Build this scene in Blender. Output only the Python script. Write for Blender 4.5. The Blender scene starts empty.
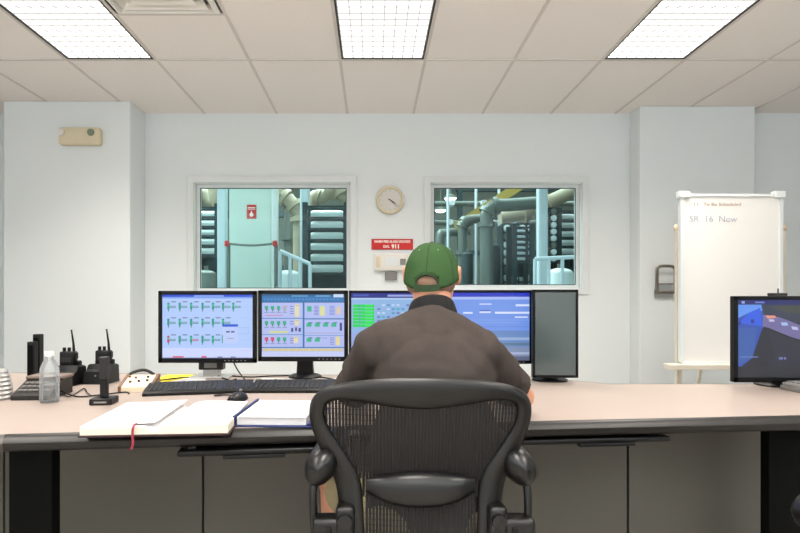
import bpy, bmesh, math, random
from mathutils import Vector, Matrix, Euler
random.seed(7)
C = bpy.context.scene.collection
PI = math.pi
F = 545.0; VX = 373.0; VY = 300.0; EYE = 1.09; DESK = 0.74; CEIL = 2.77

UP = 74; DOWN = 26
def P(px, py, D): return Vector(((px-VX)*D/F, D, EYE-(py-VY)*D/F))
def Dd(py, z=DESK): return (EYE-z)*F/(py-VY)        # depth of a point at height z
def T(px, py, z=DESK):
    D = Dd(py, z); return Vector(((px-VX)*D/F, D, z))

def lin(c):
    return tuple(((v/255)/12.92 if v/255 <= .04045 else ((v/255+.055)/1.055)**2.4) for v in c)

# ---------------------------------------------------------------- materials
def mat(name, rgb, rough=.5, metal=0, bump=0, bscale=200, var=0, vscale=8, spec=.5, coat=0, srgb=True):
    m = bpy.data.materials.new(name); m.use_nodes = True
    nt = m.node_tree; b = nt.nodes['Principled BSDF']
    c = lin(rgb) if srgb else rgb
    b.inputs['Base Color'].default_value = (*c, 1)
    b.inputs['Roughness'].default_value = rough
    b.inputs['Metallic'].default_value = metal
    b.inputs['Specular IOR Level'].default_value = spec
    b.inputs['Coat Weight'].default_value = coat
    tc = nt.nodes.new('ShaderNodeTexCoord')
    if var:
        n = nt.nodes.new('ShaderNodeTexNoise'); n.inputs['Scale'].default_value = vscale; n.inputs['Detail'].default_value = 5
        r = nt.nodes.new('ShaderNodeMix'); r.data_type = 'RGBA'
        r.inputs[6].default_value = (*[v*(1-var) for v in c], 1)
        r.inputs[7].default_value = (*[min(1, v*(1+var)) for v in c], 1)
        nt.links.new(tc.outputs['Object'], n.inputs['Vector'])
        nt.links.new(n.outputs['Fac'], r.inputs[0])
        nt.links.new(r.outputs[2], b.inputs['Base Color'])
    if bump:
        n = nt.nodes.new('ShaderNodeTexNoise'); n.inputs['Scale'].default_value = bscale; n.inputs['Detail'].default_value = 3
        bp = nt.nodes.new('ShaderNodeBump'); bp.inputs['Strength'].default_value = bump; bp.inputs['Distance'].default_value = .002
        nt.links.new(tc.outputs['Object'], n.inputs['Vector'])
        nt.links.new(n.outputs['Fac'], bp.inputs['Height'])
        nt.links.new(bp.outputs['Normal'], b.inputs['Normal'])
    return m

def emis(name, rgb, s):
    m = bpy.data.materials.new(name); m.use_nodes = True
    nt = m.node_tree; nt.nodes.clear()
    e = nt.nodes.new('ShaderNodeEmission'); o = nt.nodes.new('ShaderNodeOutputMaterial')
    e.inputs[0].default_value = (*rgb, 1); e.inputs[1].default_value = s
    nt.links.new(e.outputs[0], o.inputs[0]); return m

def glassmat(name, tint, gloss=.08, rough=0.0):
    m = bpy.data.materials.new(name); m.use_nodes = True
    nt = m.node_tree; nt.nodes.clear()
    t = nt.nodes.new('ShaderNodeBsdfTransparent'); t.inputs[0].default_value = (*tint, 1)
    g = nt.nodes.new('ShaderNodeBsdfGlossy'); g.inputs['Roughness'].default_value = rough
    mx = nt.nodes.new('ShaderNodeMixShader'); mx.inputs[0].default_value = gloss
    o = nt.nodes.new('ShaderNodeOutputMaterial')
    nt.links.new(t.outputs[0], mx.inputs[1]); nt.links.new(g.outputs[0], mx.inputs[2]); nt.links.new(mx.outputs[0], o.inputs[0])
    return m

def bottlemat():
    m = bpy.data.materials.new('clear_plastic'); m.use_nodes = True
    nt = m.node_tree; nt.nodes.clear(); N = nt.nodes.new; K = nt.links.new
    t = N('ShaderNodeBsdfTransparent'); t.inputs[0].default_value = (.93, .94, .945, 1)
    g = N('ShaderNodeBsdfPrincipled'); g.inputs['Base Color'].default_value = (.85, .86, .87, 1); g.inputs['Roughness'].default_value = .12
    f = N('ShaderNodeFresnel'); f.inputs[0].default_value = 1.6
    a = N('ShaderNodeMath'); a.operation = 'MULTIPLY_ADD'; a.inputs[1].default_value = 1.1; a.inputs[2].default_value = .06
    mx = N('ShaderNodeMixShader'); o = N('ShaderNodeOutputMaterial')
    K(f.outputs[0], a.inputs[0]); K(a.outputs[0], mx.inputs[0]); K(t.outputs[0], mx.inputs[1]); K(g.outputs[0], mx.inputs[2]); K(mx.outputs[0], o.inputs[0])
    return m
def lensmat():
    """lit prismatic lens: rows of bright cells with dimmer ribs between them"""
    m = bpy.data.materials.new('light_diffuser'); m.use_nodes = True
    nt = m.node_tree; nt.nodes.clear(); N = nt.nodes.new; K = nt.links.new
    tc = N('ShaderNodeTexCoord'); sp = N('ShaderNodeSeparateXYZ'); K(tc.outputs['Object'], sp.inputs[0])
    def math_(op, a, b=None):
        n = N('ShaderNodeMath'); n.operation = op
        for i, v in enumerate((a, b)):
            if v is None: continue
            if isinstance(v, (int, float)): n.inputs[i].default_value = v
            else: K(v, n.inputs[i])
        return n.outputs[0]
    def rib(o, p, w):
        f = math_('PINGPONG', o, p/2)                 # 0 on the rib, p/2 in the cell
        d = math_('SUBTRACT', p/2, f) if False else f
        return math_('LESS_THAN', d, w)
    a = rib(sp.outputs[0], .0697, .0048); b = rib(sp.outputs[1], .0697, .0085)
    u = math_('MAXIMUM', a, b)
    st = math_('SUBTRACT', LAMP, math_('MULTIPLY', u, LAMP-.60))
    e = N('ShaderNodeEmission'); o = N('ShaderNodeOutputMaterial')
    e.inputs[0].default_value = (1, .965, .92, 1); K(st, e.inputs[1]); K(e.outputs[0], o.inputs[0])
    return m
LAMP = 2.6

def screenmat():
    m = bpy.data.materials.new('lit_screen'); m.use_nodes = True
    nt = m.node_tree; b = nt.nodes['Principled BSDF']
    a = nt.nodes.new('ShaderNodeVertexColor'); a.layer_name = 'Col'
    b.inputs['Base Color'].default_value = (.01, .01, .01, 1); b.inputs['Roughness'].default_value = .35
    nt.links.new(a.outputs[0], b.inputs['Emission Color']); b.inputs['Emission Strength'].default_value = 0.88
    return m

M = dict(
    wall=mat('wall_paint', (229, 234, 235), .8, bump=.05, bscale=300, spec=.2),
    tile=mat('ceiling_tile_mineral', (240, 233, 228), .95, bump=.35, bscale=180, var=.03, vscale=60, spec=.1),
    tbar=mat('ceiling_grid_metal', (212, 204, 198), .6),
    carpet=mat('floor_covering', (170, 164, 156), .95, bump=.5, bscale=400, var=.15, vscale=90),
    post=mat('easel_cream', (214, 205, 190), .5),
    trimw=mat('white_trim', (222, 226, 226), .45),
    white=mat('white_plastic', (228, 224, 216), .45),
    cream=mat('cream_plastic', (219, 206, 176), .5),
    louvre=mat('louvre_white', (240, 240, 238), .5),
    lampframe=mat('fixture_dark_edge', (45, 42, 40), .5),
    tube=lensmat(),
    desk=mat('desk_laminate', (162, 148, 139), .42, var=.025, vscale=40, spec=.45),
    edge=mat('desk_edge_black', (32, 30, 29), .38, spec=.35),
    edge2=mat('desk_edge_grey', (70, 64, 60), .4),
    black=mat('black_plastic', (11, 11, 12), .42, spec=.3),
    blackmat=mat('black_panel', (3, 4, 3), .7, bump=.1, spec=.1),
    bezel=mat('black_bezel', (6, 6, 9), .35, spec=.25),
    dgrey=mat('dark_grey_plastic', (40, 38, 37), .45, spec=.3),
    keycap=mat('keycap_plastic', (30, 30, 31), .55, spec=.3),
    grey=mat('grey_plastic', (128, 126, 122), .45),
    silver=mat('silver_plastic', (172, 172, 170), .35, metal=.3),
    panel=mat('grey_desk_panel', (96, 93, 85), .55, var=.03, vscale=3),
    gap=mat('panel_gap', (20, 20, 20), .8),
    paper=mat('paper', (226, 224, 224), .85),
    pages=mat('page_edges', (222, 214, 196), .85, bump=.3, bscale=600),
    navy=mat('navy_cover', (28, 44, 96), .45),
    maroon=mat('maroon_cover', (48, 20, 26), .5),
    ribbon=mat('red_ribbon', (140, 34, 56), .6),
    yellow=mat('yellow_card', (246, 226, 40), .7),
    wood=mat('brown_wood', (112, 76, 50), .5, var=.15, vscale=30),
    beige=mat('beige_metal', (222, 205, 178), .45),
    brownp=mat('brown_grey_plastic', (120, 104, 94), .5),
    chair=mat('graphite_frame', (12, 11, 10), .40, bump=.05, bscale=500),
    strand=mat('woven_strand', (18, 15, 14), .7),
    pad=mat('soft_black_pad', (15, 15, 16), .32),
    skin=mat('skin', (205, 146, 118), .5, var=.06, vscale=25),
    shirt=mat('heather_knit', (68, 61, 58), .95, bump=.6, bscale=700, var=.16, vscale=160, spec=.1),
    collar=mat('black_knit', (11, 11, 12), .9, bump=.3, bscale=700),
    shorts=mat('khaki_cotton', (166, 150, 116), .9, bump=.3, bscale=500),
    cap=mat('green_cotton', (56, 84, 50), .9, bump=.5, bscale=600, var=.10, vscale=35, spec=.1),
    capd=mat('green_seam', (38, 60, 34), .9),
    capl=mat('pale_thread', (124, 160, 112), .9),
    hair=mat('grey_hair', (138, 108, 90), .9, bump=.5, bscale=900),
    shoe=mat('brown_shoe', (60, 44, 34), .5),
    red=mat('red_sign', (205, 22, 24), .5),
    signtext=mat('sign_text', (250, 236, 226), .6),
    board=mat('whiteboard_surface', (232, 230, 226), .25),
    marker=mat('marker_blue', (140, 150, 180), .6),
    marker2=mat('marker_brown', (176, 150, 130), .6),
    brushed=mat('brushed_metal', (116, 108, 98), .35, metal=.6),
    greenlamp=mat('green_lamp', (124, 136, 116), .3),
    clockface=mat('clock_face', (214, 210, 202), .4),
    hallwall=mat('hall_wall', (112, 118, 108), .8),
    halldark=mat('hall_dark_metal', (28, 50, 54), .5, metal=.2),
    vessel=mat('white_vessel', (226, 236, 236), .35),
    hpipe=mat('grey_pipe', (104, 112, 106), .4, metal=.2),
    hpale=mat('pale_green_panel', (206, 220, 212), .5),
    hcol=mat('pale_blue_column', (204, 216, 224), .5),
    hyel=mat('yellow_beam', (180, 156, 78), .5),
    htan=mat('tan_pipe', (170, 158, 136), .5),
    hfloor=mat('hall_concrete', (110, 116, 112), .7, var=.1, vscale=2),
    window=glassmat('window_glass', (.83, .95, .95), .012),
    bottle=bottlemat(),
    water=glassmat('water', (.93, .95, .95), .06, .02),
    halllamp=emis('hall_lamp_glow', (1, .98, .86), 9),
    screen=screenmat(),
    offscreen=mat('off_screen_glass', (66, 78, 78), .18, spec=.8, coat=.4),
)

# ---------------------------------------------------------------- mesh helper
class MB:
    def __init__(s): s.bm = bmesh.new(); s.mi = 0
    def _tag(s, faces):
        for f in faces: f.material_index = s.mi
    def box(s, lo, hi, bev=0, seg=2, rot=None, piv=None):
        lo = Vector(lo); hi = Vector(hi); c = (lo+hi)/2; d = hi-lo
        mtx = Matrix.Translation(c) @ Matrix.Diagonal((*d, 1))
        if rot is not None:
            pv = Vector(piv) if piv is not None else c
            mtx = Matrix.Translation(pv) @ rot.to_4x4() @ Matrix.Translation(-pv) @ mtx
        g = bmesh.ops.create_cube(s.bm, size=1, matrix=mtx)
        vs = g['verts']; fs = set(f for v in vs for f in v.link_faces); s._tag(fs)
        if bev:
            es = list(set(e for v in vs for e in v.link_edges))
            r = bmesh.ops.bevel(s.bm, geom=es, offset=bev, segments=seg, profile=.5, affect='EDGES')
            s._tag(r['faces'])
        return s
    def bx(s, cx, cy, cz, sx, sy, sz, bev=0, rot=None, seg=2):
        return s.box((cx-sx/2, cy-sy/2, cz-sz/2), (cx+sx/2, cy+sy/2, cz+sz/2), bev, seg, rot)
    def loft(s, rings, closed=True, cap=True, loop=False):
        R = [[s.bm.verts.new(p) for p in r] for r in rings]
        n = len(R[0]); fs = []
        m = len(R)
        for i in range(m if loop else m-1):
            a, b = R[i], R[(i+1) % m]
            for j in range(n if closed else n-1):
                k = (j+1) % n
                try: fs.append(s.bm.faces.new((a[j], a[k], b[k], b[j])))
                except ValueError: pass
        if cap and not loop and closed:
            try: fs.append(s.bm.faces.new(list(reversed(R[0])))); fs.append(s.bm.faces.new(R[-1]))
            except ValueError: pass
        s._tag(fs)
        return s
    def tube(s, pts, r, n=8, cap=True, sy=1):
        pts = [Vector(p) for p in pts]; rings = []
        rr = r if isinstance(r, (list, tuple)) else [r]*len(pts)
        up = None
        for i, p in enumerate(pts):
            t = (pts[min(i+1, len(pts)-1)]-pts[max(i-1, 0)])
            if t.length < 1e-9: t = Vector((0, 0, 1))
            t.normalize()
            if up is None:
                up = Vector((0, 0, 1)) if abs(t.z) < .9 else Vector((0, 1, 0))
            u = t.cross(up)
            if u.length < 1e-6: u = t.orthogonal()
            u.normalize(); v = u.cross(t).normalized(); up = v
            rings.append([p+rr[i]*(math.cos(a)*u+sy*math.sin(a)*v) for a in [2*PI*k/n for k in range(n)]])
        return s.loft(rings, cap=cap)
    def cyl(s, a, b, r, r2=None, n=20): return s.tube([a, b], [r, r if r2 is None else r2], n)
    def lathe(s, prof, c=(0, 0, 0), n=24, axis='z'):
        rings = []
        for r, z in prof:
            ring = []
            for k in range(n):
                a = 2*PI*k/n
                x, y = r*math.cos(a), r*math.sin(a)
                if axis == 'z': p = Vector((x, y, z))
                elif axis == 'y': p = Vector((x, z, y))
                else: p = Vector((z, x, y))
                ring.append(p+Vector(c))
            rings.append(ring)
        return s.loft(rings)
    def ell(s, c, r, rot=None, sub=3):
        mt = Matrix.Translation(Vector(c))
        if rot is not None: mt = mt @ rot.to_4x4()
        mt = mt @ Matrix.Diagonal((*r, 1))
        g = bmesh.ops.create_icosphere(s.bm, subdivisions=sub, radius=1, matrix=mt)
        s._tag(set(f for v in g['verts'] for f in v.link_faces)); return s
    def cap_(s, a, ra, b, rb, flat=False):
        a = Vector(a); b = Vector(b)
        s.tube([a, b], [ra, rb], 20)
        if not flat: s.ell(a, (ra,)*3); s.ell(b, (rb,)*3)
        return s
    def prism(s, poly, z0, z1, bev=0):
        lo = [s.bm.verts.new((x, y, z0)) for x, y in poly]; hi = [s.bm.verts.new((x, y, z1)) for x, y in poly]
        n = len(poly); fs = [s.bm.faces.new(list(reversed(lo))), s.bm.faces.new(hi)]
        for i in range(n): fs.append(s.bm.faces.new((lo[i], lo[(i+1) % n], hi[(i+1) % n], hi[i])))
        s._tag(fs); return s
    def text(s, txt, size, x, y, z, sx=1, thick=.001, bold=0, center=True):
        cu = bpy.data.curves.new('t', 'FONT'); cu.body = txt; cu.size = size; cu.extrude = thick; cu.offset = bold
        cu.align_x = 'CENTER' if center else 'LEFT'; cu.resolution_u = 3
        o = bpy.data.objects.new('t', cu); C.objects.link(o)
        bpy.context.view_layer.update()
        me = bpy.data.meshes.new_from_object(o.evaluated_get(bpy.context.evaluated_depsgraph_get()))
        me.transform(Matrix.Translation((x, y, z)) @ Matrix.Rotation(PI/2, 4, 'X') @ Matrix.Diagonal((sx, 1, 1, 1)))
        n0 = len(s.bm.faces); s.bm.from_mesh(me); s.bm.faces.ensure_lookup_table()
        s._tag(s.bm.faces[n0:])
        bpy.data.objects.remove(o); bpy.data.meshes.remove(me); bpy.data.curves.remove(cu)
        return s
    def obj(s, name, m, parent=None, smooth=False, loc=None, rotz=0, kind=None, label=None, angle=40):
        bmesh.ops.recalc_face_normals(s.bm, faces=s.bm.faces)
        me = bpy.data.meshes.new(name); s.bm.to_mesh(me); s.bm.free()
        for x in (m if isinstance(m, (list, tuple)) else [m]): me.materials.append(M[x] if isinstance(x, str) else x)
        if smooth:
            me.polygons.foreach_set('use_smooth', [True]*len(me.polygons))
            try: me.set_sharp_from_angle(angle=math.radians(angle))
            except Exception: pass
        o = bpy.data.objects.new(name, me); C.objects.link(o)
        if parent: o.parent = parent
        if loc is not None: o.location = loc
        o.rotation_euler.z = rotz
        if kind: o['kind'] = kind
        if label: o['label'] = label
        return o

def tag(o, label, cat, group=None, kind=None):
    o['label'] = label; o['category'] = cat
    if group: o['group'] = group
    if kind: o['kind'] = kind
    return o
def thing(name, label, cat, loc=(0, 0, 0), rotz=0, group=None):
    o = bpy.data.objects.new(name, None); C.objects.link(o); o.empty_display_size = .1
    o.location = loc; o.rotation_euler = (0, 0, rotz)
    return tag(o, label, cat, group)
def copy_tree(o, parent=None):
    c = o.copy(); C.objects.link(c)
    if parent: c.parent = parent
    for ch in [x for x in o.children]: copy_tree(ch, c)
    return c
def struct(name, mb, m, **k): return mb.obj(name, m, kind='structure', **k)

def fuse(mb, name, m, parent, voxel=.006, smooth=6, fac=.5, cut=None):
    me = bpy.data.meshes.new('tmp'); mb.bm.to_mesh(me); mb.bm.free()
    t = bpy.data.objects.new('tmp', me); C.objects.link(t)
    r = t.modifiers.new('r', 'REMESH'); r.mode = 'VOXEL'; r.voxel_size = voxel; r.adaptivity = 0
    sm = t.modifiers.new('s', 'SMOOTH'); sm.iterations = smooth; sm.factor = fac
    bpy.context.view_layer.update()
    out = bpy.data.meshes.new_from_object(t.evaluated_get(bpy.context.evaluated_depsgraph_get()))
    out.name = name; bpy.data.objects.remove(t); bpy.data.meshes.remove(me)
    if cut:
        bm = bmesh.new(); bm.from_mesh(out)
        bmesh.ops.delete(bm, geom=[f for f in bm.faces if cut(f.calc_center_median())], context='FACES')
        bm.to_mesh(out); bm.free()
    out.materials.clear(); out.materials.append(M[m])
    out.polygons.foreach_set('use_smooth', [True]*len(out.polygons))
    o = bpy.data.objects.new(name, out); C.objects.link(o)
    if parent: o.parent = parent
    return o

def screen(name, w, h, items, parent, loc, label=None):
    """items in 0..1 screen units, v down: ((x0,y0,x1,y1) or polygon list, colour)"""
    bm = bmesh.new(); cl = bm.loops.layers.float_color.new('Col')
    for i, (g, col) in enumerate(items):
        if isinstance(g, tuple) and len(g) == 4 and not isinstance(g[0], tuple):
            x0, y0, x1, y1 = g; g = [(x0, y0), (x1, y0), (x1, y1), (x0, y1)]
        vs = [bm.verts.new(((u-.5)*w, -.00002*i, (.5-v)*h)) for u, v in g]
        f = bm.faces.new(vs)
        for l in f.loops: l[cl] = (*lin(col), 1)
        f.normal_update()
        if f.normal.y > 0: f.normal_flip()
    me = bpy.data.meshes.new(name); bm.to_mesh(me); bm.free(); me.materials.append(M['screen'])
    o = bpy.data.objects.new(name, me); C.objects.link(o); o.parent = parent; o.location = loc
    if label: o['label'] = label
    return o

def smoothpath(pts, n=8):
    pts = [Vector(p) for p in pts]; out = []
    for i in range(len(pts)-1):
        p0 = pts[max(i-1, 0)]; p1 = pts[i]; p2 = pts[i+1]; p3 = pts[min(i+2, len(pts)-1)]
        for k in range(n):
            t = k/n
            out.append(.5*((2*p1)+(p2-p0)*t+(2*p0-5*p1+4*p2-p3)*t*t+(3*p1-p0-3*p2+p3)*t**3))
    out.append(pts[-1]); return out

# ================================================================ ROOM
YW = 4.905
XL, XR, YB = -3.75, 4.6, -2.9
# window openings in the far wall
WL = (-1.613, -.198, 1.155, 2.15)
WR = (.513, 1.884, 1.185, 2.15)
w = MB()
TH = .14
def wallpiece(x0, x1, z0, z1): w.box((x0, YW, z0), (x1, YW+TH, z1))
wallpiece(XL, WL[0], 0, CEIL); wallpiece(WL[0], WL[1], 0, WL[2]); wallpiece(WL[0], WL[1], WL[3], CEIL)
wallpiece(WL[1], WR[0], 0, CEIL); wallpiece(WR[0], WR[1], 0, WR[2]); wallpiece(WR[0], WR[1], WR[3], CEIL)
wallpiece(WR[1], XR, 0, CEIL)
struct('wall_back', w, 'wall')
struct('wall_left', MB().box((XL-.12, YB, 0), (XL, YW+TH, CEIL)), 'wall')
struct('wall_right', MB().box((XR, YB, 0), (XR+.12, YW+TH, CEIL)), 'wall')
struct('wall_front', MB().box((XL-.12, YB-.12, 0), (XR+.12, YB, CEIL)), 'wall')
struct('wall_pillar_left', MB().box((-3.12, 4.60, 0), (-2.05, YW, CEIL), .008), 'wall')
struct('wall_pillar_right', MB().box((2.31, 4.72, 0), (3.31, YW, CEIL), .008), 'wall')
struct('floor', MB().box((XL-.12, YB-.12, -.1), (XR+.12, YW+TH, 0)), 'carpet')
bb = MB()
for a, b in (((XL, YW-.012, 0), (-3.12, YW, .1)), ((-2.05, YW-.012, 0), (2.31, YW, .1)), ((3.31, YW-.012, 0), (XR, YW, .1))):
    bb.box(a, b)
struct('baseboard_back', bb, 'dgrey')

# ceiling: tiles laid in a metal grid, openings left where the troffers and the vent sit
GX = [XL, -3.38, -2.76, -2.14, -1.515, -.866, -.23, .365, .985, 1.60, 2.18, 2.76, 3.36, 3.97, XR]
GY = [YB, -2.29, -1.07, .15, 1.37, 2.59, 3.81, YW]
lightcols = (3, 6, 9); lightrows = (1, 3, 5)
ct = MB()
for i in range(len(GX)-1):
    for j in range(len(GY)-1):
        if i in lightcols and j in lightrows: continue
        if i == 4 and j == 5:
            ct.box((GX[i], 3.20, CEIL), (GX[i+1], GY[j+1], CEIL+.02)); continue
        ct.box((GX[i], GY[j], CEIL), (GX[i+1], GY[j+1], CEIL+.02))
struct('ceiling', ct, 'tile')
struct('ceiling_plenum', MB().box((XL-.12, YB-.12, CEIL+.30), (XR+.12, YW+TH, CEIL+.34)), 'tile')
tb = MB()
for x in GX[1:-1]: tb.box((x-.010, YB, CEIL-.004), (x+.010, YW, CEIL+.001))
for y in GY[1:-1]: tb.box((XL, y-.010, CEIL-.0045), (XR, y+.010, CEIL+.001))
tb.box((GX[4], 3.19, CEIL-.0045), (GX[5], 3.21, CEIL+.001))
struct('trim_1', tb, 'tbar')
for ux in (-2.2, 0.4, 3.0):  # unseen uplights added behind the camera to brighten ceiling and walls
    l = bpy.data.lights.new('fill_uplight', 'AREA'); l.shape = 'DISK'; l.size = .5; l.energy = UP; l.color = (.80, .91, 1)
    o = bpy.data.objects.new('fill_uplight', l); C.objects.link(o); o.location = (ux, -1.5, 1.75); o.rotation_euler = (PI-.35*0, 0, 0)
    t = thing('fill_uplight_stand', 'added fill uplight on a stand behind the camera, out of view', 'fill light', (ux, -1.5, 0), 0, 'added fill uplights out of view')
    MB().cyl((0, 0, 0), (0, 0, .03), .16).obj('base', 'black', t, True); MB().cyl((0, 0, .03), (0, 0, 1.62), .018).obj('pole', 'black', t, True)
    MB().lathe([(.03, 1.62), (.26, 1.72), (.27, 1.74), (.03, 1.64)]).obj('bowl', 'silver', t, True)

# troffers
def troffer(w_, l_):
    r = thing('ceiling_light', '', 'ceiling light')
    h = MB()
    h.box((-w_/2, -l_/2, .085), (w_/2, l_/2, .10))
    for sx in (-1, 1): h.box((sx*w_/2-(.012 if sx > 0 else 0), -l_/2, .0), (sx*w_/2+(.012 if sx < 0 else 0), l_/2, .09))
    for sy in (-1, 1): h.box((-w_/2, sy*l_/2-(.012 if sy > 0 else 0), 0), (w_/2, sy*l_/2+(.012 if sy < 0 else 0), .09))
    h.obj('housing', 'lampframe', r)
    MB().box((-w_/2+.013, -l_/2+.013, .006), (w_/2-.013, l_/2-.013, .012)).obj('diffuser', 'tube', r)
    l = bpy.data.lights.get('troffer_tubes') or bpy.data.lights.new('troffer_tubes', 'AREA')
    l.shape = 'RECTANGLE'; l.size = w_-.04; l.size_y = l_-.04; l.energy = DOWN; l.color = (1, .93, .85); l.spread = math.radians(122)
    o = bpy.data.objects.new('troffer_tubes', l); C.objects.link(o); o.parent = r; o.location = (0, 0, .003)
    return r
first = None
names = {(3, 5): 'leftmost of the three lit ceiling troffers, above the pillar with the emergency light',
         (6, 5): 'middle of the three lit ceiling troffers, straight above the wall clock',
         (9, 5): 'rightmost of the three lit ceiling troffers, above the whiteboard side of the room'}
for i in lightcols:
    for j in lightrows:
        cx = (GX[i]+GX[i+1])/2; cy = (GY[j]+GY[j+1])/2; wd = GX[i+1]-GX[i]-.022
        if first is None: first = troffer(.585, 1.19); o = first
        else: o = copy_tree(first)
        o.location = (cx, cy, CEIL-.003)
        o.scale = (wd/.585, 1, 1)
        o['label'] = names.get((i, j), 'lit ceiling troffer behind the camera, out of view')
        o['group'] = 'white ceiling troffers' if (i, j) in names else 'ceiling troffers out of view'

# vent
v = thing('ceiling_vent', 'white square air vent in the ceiling beside the left troffer', 'vent', ((GX[4]+GX[5])/2, 2.895, CEIL-.004))
m = MB(); hw = .30
def sqring(m, a, za, b, zb):
    m.loft([[(-a, -a, za), (a, -a, za), (a, a, za), (-a, a, za)], [(-b, -b, zb), (b, -b, zb), (b, b, zb), (-b, b, zb)]], cap=False)
sqring(m, hw, 0, .27, -.012); sqring(m, .27, -.012, .25, .03)
m.obj('frame', 'white', v)
for a in (.245, .19, .135):
    m = MB(); sqring(m, a, -.006, a-.035, .03); sqring(m, a-.035, .03, a-.037, .03); m.obj('louvre', 'white', v)
MB().box((-.09, -.09, -.004), (.09, .09, .0)).obj('centre_plate', 'white', v)
MB().box((-.30, -.30, .06), (.30, .30, .07)).obj('back_plate', 'tbar', v)

# windows
def window(n, O, label):
    x0, x1, z0, z1 = O
    f = MB(); yf = YW-.018
    # casing on the room face
    cw = .055
    for a in (((x0-cw, yf, z0-.045), (x0+.004, YW, z1+cw)), ((x1-.004, yf, z0-.045), (x1+cw, YW, z1+cw)), ((x0, yf, z1-.004), (x1, YW, z1+cw)), ((x0, yf, z0-.045), (x1, YW, z0+.004))): f.box(*a, .004)
    # jamb liner and sash
    d = YW+TH
    for a in (((x0, YW, z0), (x0+.012, d, z1)), ((x1-.012, YW, z0), (x1, d, z1)), ((x0, YW, z1-.012), (x1, d, z1)), ((x0, YW, z0), (x1, d, z0+.012))): f.box(*a)
    s = .042; a0 = YW+.05; a1 = YW+.09
    for a in (((x0+.012, a0, z0+.012), (x0+s, a1, z1-.012)), ((x1-s, a0, z0+.012), (x1-.012, a1, z1-.012)), ((x0+s, a0, z1-s), (x1-s, a1, z1-.012)), ((x0+s, a0, z0+.012), (x1-s, a1, z0+s))): f.box(*a)
    w_ = struct('window_%d' % n, f, 'trimw')
    gk = MB(); g = .005
    for a in (((x0+s, a0-.002, z0+s), (x0+s+g, a1-.03, z1-s)), ((x1-s-g, a0-.002, z0+s), (x1-s, a1-.03, z1-s)), ((x0+s, a0-.002, z1-s-g), (x1-s, a1-.03, z1-s)), ((x0+s, a0-.002, z0+s), (x1-s, a1-.03, z0+s+g))): gk.box(*a)
    gk.obj('gasket', 'black', w_)
    MB().box((x0+s, YW+.066, z0+s), (x1-s, YW+.072, z1-s)).obj('pane', 'window', w_)
window(1, WL, ''); window(2, WR, '')

# ================================================================ PLANT HALL BEHIND THE WINDOWS
HY0, HY1 = YW+TH, 15.0
struct('floor_hall', MB().box((-8, HY0, -.1), (9, HY1, 0)), 'hfloor')
struct('ceiling_hall', MB().box((-8, HY0, 5.2), (9, HY1, 5.3)), 'hallwall')
struct('wall_hall_back', MB().box((-8, HY1, 0), (9, HY1+.1, 5.3)), 'hallwall')
struct('wall_hall_left', MB().box((-8.1, HY0, 0), (-8, HY1, 5.3)), 'hallwall')
struct('wall_hall_right', MB().box((9, HY0, 0), (9.1, HY1, 5.3)), 'hallwall')
struct('wall_hall_front', MB().box((-8, HY0-.02, CEIL+.3), (9, HY0, 5.3)), 'hallwall')
def prism_lamp(px, py, D, label, group):
    c = P(px, py, D); c.z = min(c.z, 5.0)
    r = thing('high_bay_lamp', label, 'lamp', c, 0, group)
    MB().lathe([(.0, -.07), (.06, -.065), (.10, -.05), (.13, -.01), (.0, -.005)]).obj('lens', 'halllamp', r, True)
    MB().lathe([(.14, -.02), (.14, .02), (.05, .06), (.012, .08), (.010, 5.2-c.z), (.004, 5.2-c.z)]).obj('lamp_housing', 'hallwall', r, True)
prism_lamp(450.5, 197.5, 11.5, 'round hall lamp seen high in the right window, upper right of the pair', 'hall lamps')
prism_lamp(440.5, 209.5, 12.6, 'round hall lamp seen in the right window, lower left of the pair', 'hall lamps')
def al(name, loc, sx, sy, power, col, rot=(0, 0, 0)):
    l = bpy.data.lights.new(name, 'AREA'); l.shape = 'RECTANGLE'; l.size = sx; l.size_y = sy; l.energy = power; l.color = col
    o = bpy.data.objects.new(name, l); C.objects.link(o); o.location = loc; o.rotation_euler = rot
al('hall_fill_light', (-2.5, 8.5, 5.15), 5, 5, 1150, (.92, 1, 1))  # overhead area lights added to brighten the hall, no roof opening modelled
al('hall_fill_light', (3.5, 9.5, 5.15), 4, 6, 330, (.92, 1, .98))

def rack(px0, px1, py0, py1, n, D, label, colmat='vessel', ends=False, posts=True):
    """a rack of horizontal pressure vessels"""
    a = P(px0, py1, D); b = P(px1, py0, D)
    r = thing('vessel_rack', label, 'equipment rack', ((a.x+b.x)/2, D, 0))
    W = b.x-a.x; H = b.z-a.z; p = H/n
    for k in range(n):
        z = a.z+p*(k+.5)
        rr = p*.37
        MB().lathe([(.0, -W/2), (rr*.8, -W/2), (rr, -W/2+.03), (rr, W/2-.03), (rr*.8, W/2), (0, W/2)], (0, 0, z), 18, 'x').obj('pressure_vessel', colmat, r, True)
        if ends:
            pass
    m = MB()
    for x in (-W/2-.05, W/2+.05):
        for y in (-.16, .16): m.box((x-.03, y-.03, 0), (x+.03, y+.03, b.z+.05))
    for k in range(n+1):
        for y in (-.16, .16): m.box((-W/2-.05, y-.015, a.z+p*k-.012), (W/2+.05, y+.015, a.z+p*k+.012))
    m.obj('frame', 'halldark', r)
    m = MB().box((-W/2-.05, .2, a.z-.2), (W/2+.05, .23, b.z+.05)); m.obj('back_panel', 'halldark', r)
    return r
rack(311, 343, 209, 274, 6, 6.6, 'rack of white horizontal pressure vessels at right in the left window')
rack(200, 217, 210, 256, 5, 7.0, 'rack of white horizontal pressure vessels at left edge of the left window')
rack(559, 574, 213, 256, 5, 8.5, 'narrow rack of pale horizontal vessels at right edge of the right window')

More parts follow.
